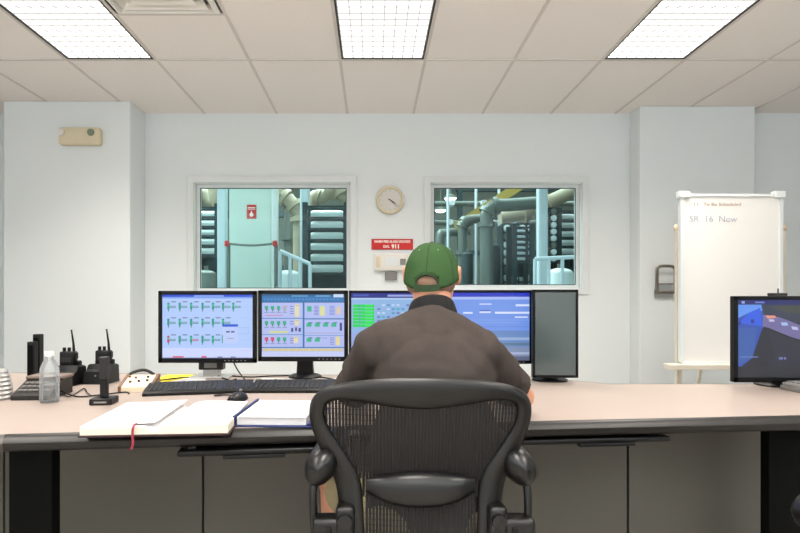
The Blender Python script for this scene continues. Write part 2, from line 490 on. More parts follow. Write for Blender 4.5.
def column(px, wpx, D, label, m_='hcol', z0=0, name='steel_column', cat='column'):
    x = (px-VX)*D/F; w_ = wpx*D/F
    return tag(MB().bx(0, 0, (z0+5.2)/2, w_, w_, 5.2-z0, .02).obj(name, m_, loc=(x, D, 0)), label, cat)
column(222.5, 9, 6.3, 'pale blue steel column left of the pale cabinet in the left window')
column(274.7, 6, 5.9, 'narrow white steel column right of the pale cabinet in the left window', 'trimw')
column(305, 9, 6.9, 'pale blue steel column beside the large vessel rack in the left window')
# pale cabinet with red notice
a = P(229, 300, 6.1); b = P(271, 170, 6.1)
r = thing('equipment_cabinet', 'tall pale green equipment cabinet behind the left window', 'cabinet', ((a.x+b.x)/2, 6.1, 0))
MB().box((a.x-r.location.x, 0, 0), (b.x-r.location.x, .5, 3.1), .01).obj('body', 'hpale', r)
q = P(251.3, 211.5, 6.08)
nt = thing('fire_notice', 'red fire extinguisher notice on the pale green cabinet', 'sign', (q.x, 6.0945, q.z))
MB().bx(0, 0, 0, .105, .01, .155, .002).obj('plate', 'red', nt)
m = MB().bx(0, -.007, .045, .085, .003, .008).bx(0, -.007, .028, .085, .003, .008)
m.lathe([(0, -.002), (.022, -.002), (.022, .001), (0, .001)], (0, -.006, -.035), 16, 'y').bx(0, -.007, -.008, .012, .003, .03)
m.obj('symbol', 'signtext', nt)
# barrier rope
a = P(227, 243.5, 5.75); b = P(275, 243.5, 5.75)
r = thing('barrier_rope', 'grey barrier rope with red ends across the pale green cabinet', 'barrier', (0, 0, 0))
MB().tube(smoothpath([a, (a+b)/2+Vector((0, 0, -.02)), b]), .012).obj('rope', 'hpipe', r, True)
for p in (a, b): MB().bx(p.x, p.y, p.z, .045, .05, .06, .01).obj('clip', 'red', r)
# stanchion posts of the rope
for p, lb in ((a, 'left'), (b, 'right')):
    m = MB().cyl((0, 0, 0), (0, 0, p.z), .02).cyl((0, 0, 0), (0, 0, .03), .15)
    tag(m.obj('barrier_post', 'hpipe', loc=(p.x, p.y+.06, 0), smooth=True), 'slim grey post holding the %s red end of the barrier rope' % lb, 'post')

def G(px, D): return Vector(((px-VX)*D/F, D, 0))
def UPP(px, D): return Vector(((px-VX)*D/F, D, 5.2))
def pipe(pts, r, label, m_='hpipe', D=None, flange=True):
    pts = smoothpath(pts, 6)
    t = thing('pipe', label, 'pipe', (0, 0, 0))
    MB().tube(pts, r, 14).obj('run', m_, t, True)
    if flange:
        for k in (len(pts)//3, len(pts)//2, 2*len(pts)//3):
            d = (pts[k+1]-pts[k]).normalized()*.03; MB().cyl(pts[k]-d, pts[k]+d, r*1.4).obj('flange', m_, t, True)
    return t
pipe([UPP(279, 7.4), P(280, 186, 7.4), P(283, 195, 7.4), P(290, 201, 7.4), P(298, 212, 7.4), P(299.5, 230, 7.4), P(299.5, 300, 7.4), G(299.5, 7.4)], .09, 'tan elbow pipe bending down in the left window', 'htan')
pipe([UPP(279, 7.9), P(282, 186, 7.9), P(288, 198, 7.9), P(290.5, 215, 7.9), P(290.5, 300, 7.9), G(290.5, 7.9)], .10, 'grey pipe running down behind the tan elbow pipe')
pipe([G(309, 7.6), P(309, 215, 7.6), P(322, 197, 7.6), P(336, 188, 7.6), P(350, 184, 7.6), UPP(356, 7.6)], .09, 'tan pipe rising to the right above the large vessel rack', 'htan')
pipe([G(188, 7.8), P(188, 205, 7.8), P(194, 196, 7.8), P(205, 193, 7.8), P(214, 190, 7.8), UPP(216, 7.8)], .09, 'pipe stub high at the left edge of the left window', 'htan', flange=False)
def tank(px, pytop, wpx, D, label, m_='vessel'):
    x = (px-VX)*D/F; r_ = wpx*D/F/2; zt = EYE-(pytop-VY)*D/F
    pr = [(0, .0), (r_*.98, .0), (r_, .1), (r_, zt-r_*.45)]
    for k in range(1, 7):
        a = PI/2*k/6; pr.append((max(.002, r_*math.cos(a)), zt-r_*.45+r_*.45*math.sin(a)))
    t = thing('storage_tank', label, 'tank', (x, D, 0))
    MB().lathe(pr).obj('shell', m_, t, True)
    MB().lathe([(0, zt-.02), (r_*.22, zt-.02), (r_*.22, zt+.05), (0, zt+.05)], n=16).obj('hatch', 'hpipe', t, True)
    return t
tank(288, 270, 27, 6.25, 'domed grey tank at the bottom middle of the left window')
tank(206, 270, 20, 6.55, 'domed tank low at the left edge of the left window', 'hpipe')
def railing(pts, D, label, h=.45):
    t = thing('railing', label, 'railing', (0, 0, 0))
    A = P(*pts[0], D); B = P(*pts[1], D)
    MB().tube([A, B], .022).obj('top_rail', 'hcol', t, True)
    MB().tube([A-Vector((0, 0, h)), B-Vector((0, 0, h))], .018).obj('mid_rail', 'hcol', t, True)
    for k in range(4):
        p = A.lerp(B, k/3); MB().cyl((p.x, p.y, 0), p, .02).obj('post', 'hcol', t, True)
railing(((280, 251), (310, 264)), 6.0, 'pale sloping handrail in front of the tank in the left window')
railing(((535, 259), (576, 257)), 6.0, 'pale horizontal railing low in the right window')
tank(560, 268, 26, 6.8, 'domed tank behind the railing in the right window', 'vessel')

# right window
pipe([G(462.5, 8.2), P(462.5, 300, 8.2), P(462.5, 235, 8.2), P(464, 224, 8.2), P(470, 219.5, 8.2), P(486, 219, 8.2)], .07, 'smaller grey arched pipe at left in the right window')
pipe([G(486.5, 7.6), P(486.5, 300, 7.6), P(486.5, 225, 7.6), P(488, 212, 7.6), P(496, 206, 7.6), P(510, 205, 7.6), P(536, 203, 7.6)], .09, 'larger grey arched pipe at the middle of the right window')
pipe([G(440, 9), P(440, 300, 9), P(440, 240, 9), P(446, 233, 9), P(470, 232, 9)], .07, 'grey arched pipe far back behind the green cap', flange=False)
pipe([P(500, 218, 8.4), P(520, 214, 8.4), P(534, 210, 8.4), P(556, 199, 8.4), P(580, 188, 8.4)], .11, 'tan pipe rising to the top right corner of the right window', 'htan')
A = P(462, 223, 8.8); B = P(516, 188, 8.8)
A = A-(B-A)*.1; B = B+(B-A)*.3
d = (B-A).normalized(); n = Vector((-d.z, 0, d.x))*.075
m = MB(); m.loft([[A+n+Vector((0, y, 0)) for y in (0,)]+[A+n+Vector((0, .15, 0)), A-n+Vector((0, .15, 0)), A-n], [B+n, B+n+Vector((0, .15, 0)), B-n+Vector((0, .15, 0)), B-n]])
tag(m.obj('yellow_beam', 'hyel'), 'yellow beam slanting up across the right window', 'beam')
for px, wp, py, lb in ((467.5, 11, 252, 'left of the pair'), (493.5, 13, 244, 'right of the pair')):
    t = tank(px, py, wp, 7.9, 'dark upright pump casing in the right window, ' + lb, 'halldark')
    t.name = 'pump_casing'; t['category'] = 'pump'
for px, D_, lb in ((448, 8.8, 'left of the arched pipes'), (476, 9.2, 'between the two arched pipes'), (499, 8.9, 'right of the larger arched pipe')):
    x = (px-VX)*D_/F
    tag(MB().cyl((0, 0, 0), (0, 0, 5.2), .022, n=8).obj('conduit', 'hcol', loc=(x, D_, 0), smooth=True), 'thin pale vertical conduit in the right window, '+lb, 'conduit')
for z, D_, lb in ((2.75, 9.4, 'higher'), (2.45, 9.6, 'lower')):
    t = thing('header_pipe', '%s of the two long thin header pipes across the back of the hall' % lb, 'pipe', (0, 0, 0))
    MB().cyl((1.0, D_, z), (4.6, D_, z), .045, n=12).obj('run', 'hpipe', t, True)
    for x in (1.0, 4.6): MB().cyl((x, D_, 0), (x, D_, z), .04, n=10).obj('support', 'halldark', t, True)
    for k in range(6): MB().cyl((1.35+k*.55, D_, z), (1.35+k*.55, D_-.12, z), .06, .05, n=12).obj('valve', 'hcol', t, True)
# rack of vessel ends: dark frame, cylinders pointing to the viewer
def endrack(px0, px1, py0, py1, nx, nz, D, label):
    a = P(px0, py1, D); b = P(px1, py0, D)
    r = thing('membrane_rack', label, 'equipment rack', ((a.x+b.x)/2, D, 0)); W = b.x-a.x; H = b.z-a.z
    fr = MB()
    for i in range(nx+1): fr.box((-W/2+W*i/nx-.012, .0, 0), (-W/2+W*i/nx+.012, .3, b.z))
    for k in range(nz+1): fr.box((-W/2, 0, a.z+H*k/nz-.010), (W/2, .3, a.z+H*k/nz+.010))
    fr.box((-W/2, .3, 0), (W/2, .33, b.z))
    fr.obj('frame', 'halldark', r)
    for i in range(nx):
        for k in range(nz):
            x = -W/2+W*(i+.5)/nx; z = a.z+H*(k+.5)/nz; q = min(W/nx, H/nz)*.43
            MB().lathe([(0, -.05), (q*.5, -.05), (q*.55, -.02), (q, -.02), (q, .28), (0, .28)], (x, 0, z), 12, 'y').obj('pressure_vessel', random.choice(['vessel', 'vessel', 'hpipe', 'hpipe']), r, True)
endrack(503, 534, 224, 290, 4, 8, 8.0, 'rack of round vessel ends in the middle of the right window')
endrack(549, 558, 208, 262, 1, 8, 7.7, 'single stack of round vessel ends right of the pale blue column')
t = column(542, 9.5, 6.5, 'tall pale blue steel column at right in the right window')
r = rack(515, 525, 229, 262, 6, 7.6, 'small rack of blue-grey horizontal vessels in the middle of the right window', 'hcol')
pa = P(480, 255, 9.5)
m = MB()
for k in range(7): m.bx(0, 0, .35+k*.13, .24, .1, .05)
m.bx(0, .08, .7, .30, .04, 1.3)
tag(m.obj('louvred_unit', 'hpale', loc=(pa.x, 9.5, 0)), 'pale green louvred unit between the two dark pump casings', 'equipment')
m = MB().box((-.6, 0, 0), (.6, .5, 1.9), .02)
tag(m.obj('control_cabinet', 'halldark', loc=(P(540, 0, 11).x, 11, 0)), 'dark cabinet far behind the racks in the right window', 'cabinet')
m = MB()
for x in (-1.5, -.5, .5, 1.5): m.box((x-.06, -.06, 0), (x+.06, .06, 5.2))
for z in (2.2, 3.0, 3.8): m.box((-1.6, -.05, z), (1.6, .05, z+.12))
tag(m.obj('pipe_gantry', 'halldark', loc=(P(520, 0, 13.6).x, 13.6, 0)), 'dark steel gantry at the back of the hall', 'gantry')
m = MB()
for x in (-1.2, 0, 1.2): m.box((x-.06, -.06, 0), (x+.06, .06, 5.2))
for z in (1.6, 2.6, 3.6): m.box((-1.3, -.05, z), (1.3, .05, z+.12))
tag(m.obj('pipe_gantry', 'halldark', loc=(P(250, 0, 10).x, 10, 0)), 'dark steel frame behind the pale green cabinet', 'gantry')

# ================================================================ THINGS ON THE WALLS
# clock
c = P(390, 200.5, YW)
r = thing('wall_clock', 'round cream-rimmed wall clock between the two windows', 'clock', (c.x, YW-.001, c.z))
MB().lathe([(0, 0), (.125, 0), (.128, -.02), (.122, -.035), (.106, -.038), (.100, -.022), (0, -.020)], n=40, axis='y').obj('rim', 'cream', r, True)
MB().lathe([(0, -.021), (.101, -.021), (.101, -.023), (0, -.023)], n=40, axis='y').obj('clock_face', 'clockface', r, True)
def hand(ang, l, w_, nm):
    d = Vector((math.sin(ang), 0, math.cos(ang))); q = Vector((d.z, 0, -d.x))*w_
    mb = MB(); y = Vector((0, -.026, 0)); mb.loft([[y-d*.015-q, y-d*.015+q, y-d*.015+q+Vector((0, -.002, 0)), y-d*.015-q+Vector((0, -.002, 0))], [y+d*l-q*.5, y+d*l+q*.5, y+d*l+q*.5+Vector((0, -.002, 0)), y+d*l-q*.5+Vector((0, -.002, 0))]])
    mb.obj(nm, 'black', r)
hand(math.radians(122), .06, .005, 'hour_hand'); hand(math.radians(134), .085, .003, 'minute_hand')
m = MB()
for k in range(12):
    a = k*PI/6; m.bx(math.sin(a)*.086, -.0235, math.cos(a)*.086, .005, .001, .005)
m.obj('hour_marks', 'dgrey', r)

# red sign
a = P(371.5, 249.7, YW); b = P(413, 239, YW)
cx, cz = (a.x+b.x)/2, (a.z+b.z)/2; W = b.x-a.x; H = b.z-a.z
r = thing('alarm_sign', 'red sign about the fire alarm on the wall beneath the clock', 'sign', (cx, YW-.001, cz))
MB().box((-W/2, -.006, -H/2), (W/2, 0, H/2), .001).obj('plate', 'red', r)
MB().text('WHEN FIRE ALARM SOUNDS', .030, 0, -.007, .014, .84, bold=.0012).text('DIAL', .030, -.052, -.007, -.030, .9, bold=.0011).text('911', .050, .030, -.007, -.036, 1.0, bold=.0026).obj('lettering', 'signtext', r)
m = MB(); e = .003
for q in (((-W/2, -.007, -H/2), (-W/2+e, -.005, H/2)), ((W/2-e, -.007, -H/2), (W/2, -.005, H/2)), ((-W/2, -.007, H/2-e), (W/2, -.005, H/2)), ((-W/2, -.007, -H/2), (W/2, -.005, -H/2+e))): m.box(*q)
m.obj('border', 'ribbon', r)

# wall control panel
a = P(374, 271, YW); b = P(409, 254, YW); cx = (a.x+b.x)/2; cz = (a.z+b.z)/2; W = b.x-a.x; H = b.z-a.z
r = thing('alarm_keypad', 'cream alarm keypad on the wall under the red sign', 'alarm keypad', (cx, YW, cz))
MB().box((-W/2, -.045, -H/2), (W/2, 0, H/2), .012, 3).obj('body', 'white', r, True)
MB().box((-W*.20, -.049, -H*.22), (W*.20, -.044, H*.28), .002).obj('display', 'trimw', r)
MB().box((W*.24, -.049, -H*.16), (W*.40, -.044, H*.20), .002).obj('button_pad', 'grey', r)
MB().box((-W*.44, -.049, -H*.30), (-W*.32, -.044, H*.34), .003).obj('side_cover', 'cream', r)
c = P(391, 276.3, YW)
MB().box((-.055+c.x-cx, -.03, -.035+c.z-cz), (.055+c.x-cx, 0, .035+c.z-cz), .004).obj('junction_box', 'grey', r)

# emergency light
c = P(83, 138, 4.60)
r = thing('emergency_light', 'cream emergency light unit high on the left pillar', 'emergency light', (c.x, 4.60, c.z))
W = .345; H = .145
MB().box((-W/2, -.075, -H/2), (W/2, 0, H/2), .022, 4).obj('body', 'cream', r, True)
for x in (-.138, .105):
    MB().lathe([(0, -.012), (.026, -.010), (.030, 0), (.030, .02), (0, .02)], (x, -.078, .025), 20, 'y').obj('lamp_head', 'greenlamp' if x > 0 else 'white', r, True, label='green-tinted lamp head' if x > 0 else None)
MB().box((-.09, -.078, -.05), (.06, -.074, .03), .002).obj('front_cover', 'cream', r)

# metal wall bracket right
c = P(663, 281, 4.72)
r = thing('wall_bracket', 'grey metal loop handle bracket on the wall left of the whiteboard', 'bracket', (c.x, 4.719, c.z))
w2, h2 = .078, .125
pts = [(-w2, -.05, -h2+.03), (-w2, -.05, h2-.04), (-w2+.012, -.05, h2-.012), (-w2+.04, -.05, h2), (w2-.04, -.05, h2), (w2-.012, -.05, h2-.012), (w2, -.05, h2-.04), (w2, -.05, -h2+.03)]
MB().tube(smoothpath(pts, 5), .013, 10).obj('loop', 'brushed', r, True)
MB().box((-w2, -.045, -h2+.015), (w2, 0, -h2+.035), .003).obj('bar', 'brushed', r)
MB().box((-w2, -.02, -h2-.02), (w2, 0, -h2+.055), .003).obj('mounting_plate', 'silver', r)
MB().box((-w2+.01, -.045, -.03), (w2-.01, -.0, -.022), .002).obj('bar', 'brushed', r)

# whiteboard easel
D = 3.7
a = P(681, 362, D); b = P(779.5, 195, D); cx = (a.x+b.x)/2; W = b.x-a.x
r = thing('whiteboard_easel', 'white dry-erase board on a cream easel standing behind the right monitor', 'whiteboard', (cx, D, 0))
zb, zt = a.z, b.z
MB().box((-W/2, -.01, zb), (W/2, .01, zt), .003).obj('board', 'board', r)
m = MB()
for x in (-W/2, W/2): m.box((x-.012, -.018, zb), (x+.012, .014, zt))
m.box((-W/2, -.018, zt-.012), (W/2, .014, zt+.006)); m.box((-W/2, -.018, zb-.01), (W/2, .014, zb+.006))
m.obj('board_frame', 'trimw', r)
for x in (-W/2+.012, W/2-.012): MB().box((x-.035, -.03, zt-.022), (x+.035, .02, zt+.022), .004).obj('clamp', 'trimw', r)
z2 = P(0, 224, D+.05).z
for s in (-1, 1):
    lx = -W/2+.008 if s < 0 else W/2+.052
    leg = MB().box((lx-.018, .03, .02), (lx+.018, .065, z2), .004).obj('leg', 'post', r)
    MB().ell((lx+.004*s, .048, z2-.03), (.026, .028, .03)).obj('knob', 'beige', leg, True)
MB().tube([(0, .50, .0), (0, .06, z2-.05)], .015).obj('leg', 'post', r, True)
MB().box((-W/2-.11, -.075, zb-.045), (W/2+.02, .02, zb-.01), .004).obj('marker_tray', 'post', r)
MB().text('11   To Be Scheduled', .030, -W/2+.075, -.0125, zt-.075, 1.25, thick=.0005, center=False).obj('writing', 'marker2', r)
MB().text('SR  16  Now', .062, -W/2+.05, -.0125, zt-.185, 1.0, thick=.0005, bold=-.0014, center=False).obj('writing', 'marker', r)

# ================================================================ DESK
front = [(-1.75, 1.22), (-.948, 1.423), (.54, 1.583), (1.30, 1.655), (3.1, 1.70)]
back = [(3.1, 2.27), (.98, 2.27), (.70, 2.50), (-1.8, 2.62), (-2.6, 2.5), (-2.6, 1.0)]
r = thing('control_desk', 'long beige-topped control desk with black rounded edge and grey panels', 'desk', (0, 1.9, 0))
oy = 1.9
poly = [(x, y-oy) for x, y in front+back]
MB().prism(poly, DESK-.030, DESK).obj('worktop', 'desk', r)
def edge(pts, mname):
    prof = [(.0, .0005), (-.008, .0), (-.020, -.006), (-.028, -.018), (-.026, -.032), (-.015, -.042), (0, -.045), (.02, -.045), (.02, -.031), (0, -.031)]
    rings = []
    for i, p in enumerate(pts):
        p = Vector((p[0], p[1]-oy)); a = Vector((pts[max(i-1, 0)][0], pts[max(i-1, 0)][1]-oy)); b = Vector((pts[min(i+1, len(pts)-1)][0], pts[min(i+1, len(pts)-1)][1]-oy))
        d = (b-a).normalized(); n = Vector((-d.y, d.x))
        rings.append([(p.x+n.x*q, p.y+n.y*q, DESK+z) for q, z in prof])
    return MB().loft(rings).obj('edge_band', mname, r, True)
edge([(-1.75, 1.22), (-.955, 1.421)], 'edge2')
edge([(-.952, 1.4225)]+front[2:3]+front[3:], 'edge')
edge([(3.1, 2.27), (.98, 2.27), (.70, 2.50), (-1.8, 2.62)], 'edge')
# legs (black end panels)
def legpanel(px0, px1, D, depth=.04):
    x0 = (px0-VX)*D/F; x1 = (px1-VX)*D/F
    MB().box((x0, D-oy, 0), (x1, D+depth-oy, DESK-.031), .003).obj('leg', 'blackmat', r)
legpanel(8.5, 52, 1.475); legpanel(769, 812, 1.72)
# modesty panels
yp = 1.98
def xp(px): return (px-VX)*yp/F
seams = [xp(-230), xp(4), xp(203), xp(415), xp(628), xp(850), xp(1090)]
for i in range(len(seams)-1):
    MB().box((seams[i]+.004, yp-oy, .04), (seams[i+1]-.004, yp+.018-oy, DESK-.031), .0015).obj('modesty_panel', 'panel', r)
MB().box((seams[0], yp+.02-oy, .0), (seams[-1], yp+.03-oy, DESK-.04)).obj('backing', 'gap', r)
MB().box((seams[0], yp-oy-.0, 0), (seams[-1], yp+.018-oy, .04)).obj('plinth', 'blackmat', r)

def tray(px0, px1, D, rot, tabs, label):
    x0 = (px0-VX)*D/F; x1 = (px1-VX)*D/F; cx = (x0+x1)/2; w_ = x1-x0
    t = thing('keyboard_tray', label, 'keyboard tray', (cx, D, 0), rot)
    MB().box((-w_/2, 0, DESK-.066), (w_/2, .28, DESK-.050), .006, 3).obj('tray_body', 'black', t, True)
    MB().box(((tabs[0]-VX)*D/F-cx, -.004, DESK-.074), ((tabs[1]-VX)*D/F-cx, .02, DESK-.064), .002).obj('pull', 'black', t)
    m = MB()
    for s in (-1, 1): m.box((s*w_*.42-.01, .02, DESK-.053), (s*w_*.42+.01, .26, DESK-.0315))
    m.obj('rail', 'dgrey', t)
tray(179, 345, 1.462, math.atan2(.16, 1.488), (224, 285), 'black keyboard tray under the desk edge below the blue binder')
tray(515, 676, 1.575, math.atan2(.072, .76), (579, 637), 'black keyboard tray under the desk edge right of the chair')

# ================================================================ MONITORS
def monitor(px0, px1, py0, py1, D, rot, label, content, bez=.017, group=None, stand='black', dsc=None, base=True):
    a = P(px0, py1, D); b = P(px1, py0, D); W = b.x-a.x; H = b.z-a.z; cx = (a.x+b.x)/2
    t = thing('monitor', label, 'monitor', (cx, D+.08, DESK), rot, group)
    zc = (a.z+b.z)/2-DESK; y = -.08
    m = MB()
    # body with real depth, recess for the screen
    m.box((-W/2, y+.008, zc-H/2), (W/2, y+.030, zc+H/2), .004)
    m.box((-W/2*.7, y+.028, zc-H/2*.65), (W/2*.7, y+.055, zc+H/2*.65), .012)
    m.obj('housing', 'bezel', t)
    m = MB(); bz = bez; bb_ = bez*1.25
    m.box((-W/2, y, zc-H/2), (-W/2+bz, y+.01, zc+H/2), .002); m.box((W/2-bz, y, zc-H/2), (W/2, y+.01, zc+H/2), .002)
    m.box((-W/2, y, zc+H/2-bz), (W/2, y+.01, zc+H/2), .002); m.box((-W/2, y, zc-H/2), (W/2, y+.01, zc-H/2+bb_), .002)
    bzo = m.obj('bezel', 'bezel', t)
    sw, sh = W-2*bz, H-bz-bb_
    if content: screen('screen', sw, sh, content, t, (0, y+.006, zc+(bb_-bz)/2))
    else: MB().box((-sw/2, y+.004, zc-sh/2), (sw/2, y+.009, zc+sh/2)).obj('screen', 'offscreen', t)
    m = MB()
    if content:
        for k in range(6): m.bx(W*.18+k*.018, y-.0006, zc-H/2+bb_*.5, .006, .002, .003)
        m.obj('button_row', 'grey', t)
    if stand == 'black':
        m = MB(); zt = zc-H/4
        m.loft([[(-.038, -.01, .015), (.038, -.01, .015), (.038, .03, .015), (-.038, .03, .015)], [(-.030, -.015, zt), (.030, -.015, zt), (.030, .012, zt), (-.030, .012, zt)]])
        m.obj('neck', 'black', t)
        if base: MB().lathe([(0, 0), (.075, 0), (.075, .006), (.06, .013), (.02, .018), (0, .018)], n=36).obj('foot', 'black', t, True)
    elif stand == 'low':
        MB().box((-.055, -.03, .035), (.055, .02, zc-H/2+.005), .005).obj('neck', 'dgrey', t)
        MB().box((-.028, -.032, .045), (.028, -.028, .075), .001).obj('badge', 'grey', t)
        MB().box((-.035, -.03, .006), (.035, .02, .036), .003).obj('stem', 'silver', t)
        MB().box((-.09, -.06, 0), (.09, .07, .008), .003).obj('foot', 'silver', t)
    return t

def V(x0, y0, x1, y1, sx, sy, w_, h_, col): return (((x0-sx)/w_, (y0-sy)/h_, (x1-sx)/w_, (y1-sy)/h_), col)
# screen 1
s1 = [((0, 0, 1, 1), (176, 203, 252)), ((0, .0, 1, .035), (28, 74, 208)), ((0, .035, 1, .06), (120, 160, 240)), ((.35, .012, .68, .03), (150, 180, 245)), ((0, .84, 1, 1), (206, 216, 255))]
q = lambda *a: s1.append(V(*a[:4], 80, 60, 555, 408, a[4]))
for row, (yy, n_) in enumerate(((135, 7), (238, 6), (348, 5))):
    for k in range(n_):
        x = [118, 188, 258, 328, 392, 454, 517][k]
        colr = (24, 150, 140) if not (row == 2 and k == 0) else (200, 60, 96)
        q(x-8, yy-24, x+6, yy+20, colr); q(x-3, yy+20, x+2, yy+34, (60, 110, 130))
        q(x+8, yy-4, x+44, yy+10, (110, 150, 176) if (row, k) not in ((2, 2),) else (196, 110, 150)); q(x+12, yy-1, x+40, yy+2, (150, 205, 205))
        q(x+16, yy-32, x+46, yy-26, (96, 104, 140))
        if (k+row) % 2 == 0: q(x-8, yy-12, x+6, yy-2, (60, 196, 140))
q(450, 250, 545, 266, (10, 84, 214)); q(450, 266, 545, 372, (190, 206, 250)); q(446, 320, 452, 372, (24, 150, 150))
q(472, 294, 494, 304, (60, 70, 150)); q(502, 294, 524, 304, (60, 70, 150))
q(480, 338, 520, 344, (150, 160, 200)); q(545, 270, 612, 272, (150, 165, 210)); q(545, 310, 612, 312, (150, 165, 210)); q(610, 272, 612, 312, (150, 165, 210))
for k in range(5): q(560, 140+k*70, 620, 141.5+k*70, (160, 178, 228))
q(145, 455, 212, 466, (226, 90, 110)); q(322, 455, 352, 466, (226, 70, 92)); q(420, 458, 450, 466, (90, 100, 130)); q(500, 458, 530, 466, (90, 120, 150)); q(80, 464, 635, 468, (120, 130, 190))
# screen 2
s2 = [((0, 0, 1, 1), (176, 188, 240)), ((0, 0, 1, .125), (22, 110, 178)), ((0, 0, 1, .035), (18, 88, 140)), ((.87, 0, .99, .05), (200, 220, 245)), ((.36, .022, .56, .036), (120, 170, 200)), ((.65, .022, .83, .036), (130, 180, 210)), ((0, .125, 1, .135), (14, 80, 130))]
q = lambda *a: s2.append(V(*a[:4], 58, 55, 520, 393, a[4]))
for k in range(22): q(70+k*22, 84, 82+k*22, 90, (80, 150, 200))
q(316, 105, 327, 395, (24, 110, 176)); q(58, 205, 316, 210, (60, 130, 190)); q(58, 308, 316, 312, (60, 130, 190)); q(327, 207, 578, 214, (24, 110, 176)); q(327, 314, 578, 317, (90, 130, 200)); q(58, 388, 578, 394, (24, 110, 176))
for yy, cs in ((145, 'gggx'), (240, 'gggg'), (342, 'rrgg')):
    for k, ch in enumerate(cs):
        x = 88+k*38; col = {'g': (46, 170, 134), 'r': (206, 70, 120), 'x': (150, 170, 220)}[ch]
        q(x-12, yy-16, x+10, yy+6, col); q(x-4, yy+2, x+4, yy+18, tuple(int(v*.8) for v in col)); q(x-14, yy+22, x+14, yy+27, (130, 140, 190))
q(105, 286, 222, 300, (208, 214, 150)); q(80, 185, 190, 191, (200, 130, 170)); q(188, 130, 222, 136, (200, 160, 160)); q(188, 150, 222, 156, (190, 190, 150))
for x, y0, y1 in ((280, 120, 198), (280, 215, 252), (272, 322, 362)): q(x-14, y0, x+14, y1, (226, 216, 176)); q(x-9, y0+6, x+9, y0+10, (170, 160, 150))
for yy in (130, 145, 160, 175, 225, 240, 330, 345, 360): q(236, yy, 258, yy+5, (110, 120, 190))
q(243, 268, 256, 292, (50, 60, 130)); q(268, 264, 280, 288, (70, 60, 130)); q(290, 268, 304, 292, (50, 60, 130))
for yy, n_ in ((250, 4), (345, 2)):
    for k in range(n_): x = 358+k*52; q(x-18, yy-12, x+14, yy+10, (50, 176, 140)); q(x-8, yy-18, x+20, yy-12, (40, 130, 130))
q(344, 130, 372, 165, (50, 176, 140)); q(425, 130, 455, 190, (220, 220, 150)); q(525, 322, 550, 375, (230, 215, 150)); q(530, 135, 555, 180, (222, 200, 170))
for k in range(7): q(388, 128+k*9, 416, 132+k*9, (110, 120, 190)); q(485, 128+k*9, 518, 132+k*9, (120, 130, 196))
for k in range(5): q(488, 328+k*10, 516, 332+k*10, (120, 130, 196))
q(550, 235, 564, 285, (40, 50, 130)); q(440, 330, 470, 334, (130, 140, 200)); q(330, 298, 570, 302, (160, 160, 190))
q(66, 397, 570, 414, (206, 200, 168))
for k in range(12): q(72+k*42, 401, 96+k*42, 408, (226, 190, 110))
q(58, 416, 578, 448, (198, 206, 246))
# screen 3
s3 = [((0, 0, 1, 1), (140, 180, 226)), ((0, 0, 1, .075), (14, 24, 132)), ((.42, .025, .80, .055), (150, 165, 225)), ((.02, .02, .2, .05), (60, 80, 180)), ((0, .075, 1, .10), (176, 206, 240))]
for k in range(7):
    s3.append(((.02, .175+k*.05, .265, .218+k*.05), (20, 214, 70))); s3.append(((.09, .178+k*.05, .105, .215+k*.05), (60, 170, 190))); s3.append(((.16, .18+k*.05, .25, .20+k*.05), (40, 240, 90)))
for k in range(12):
    for j in range(6):
        if (k*7+j*3) % 5 != 0: s3.append(((.30+k*.056, .17+j*.06, .335+k*.056, .20+j*.06), random.choice([(90, 150, 200), (60, 170, 190), (190, 210, 240), (110, 120, 190)])))
s3.append(((.60, .30, .95, .36), (130, 200, 140))); s3.append(((0, .60, 1, 1), (150, 170, 226)))
for k in range(5): s3.append(((.05, .64+k*.06, .8, .645+k*.06), (110, 130, 200)))
# screen 4
s4 = [((0, 0, 1, 1), (112, 150, 232)), ((0, 0, 1, .06), (22, 46, 190)), ((0, .06, 1, .10), (164, 186, 246)), ((0, .56, 1, .80), (104, 138, 196)), ((0, .66, 1, .70), (150, 176, 214)), ((0, .74, 1, .78), (88, 122, 150)), ((0, .80, 1, 1), (126, 142, 176)), ((0, .88, 1, .91), (170, 182, 214)), ((0, .94, 1, 1), (92, 100, 130))]
for g_ in ((.42, .16, .56, .175), (.84, .17, 1, .20), (.23, .285, .34, .31), (.42, .275, .55, .30), (.60, .28, 1, .31), (.02, .28, .09, .30), (.83, .35, .98, .37)): s4.append((g_, (216, 226, 255)))
s4.append(((.12, .26, .15, .32), (200, 90, 110))); s4.append(((.42, .255, .55, .27), (70, 90, 190))); s4.append(((0, .40, 1, .405), (150, 180, 240))); s4.append(((0, .50, 1, .505), (84, 116, 200))); s4.append(((.3, .44, .9, .445), (150, 180, 240)))
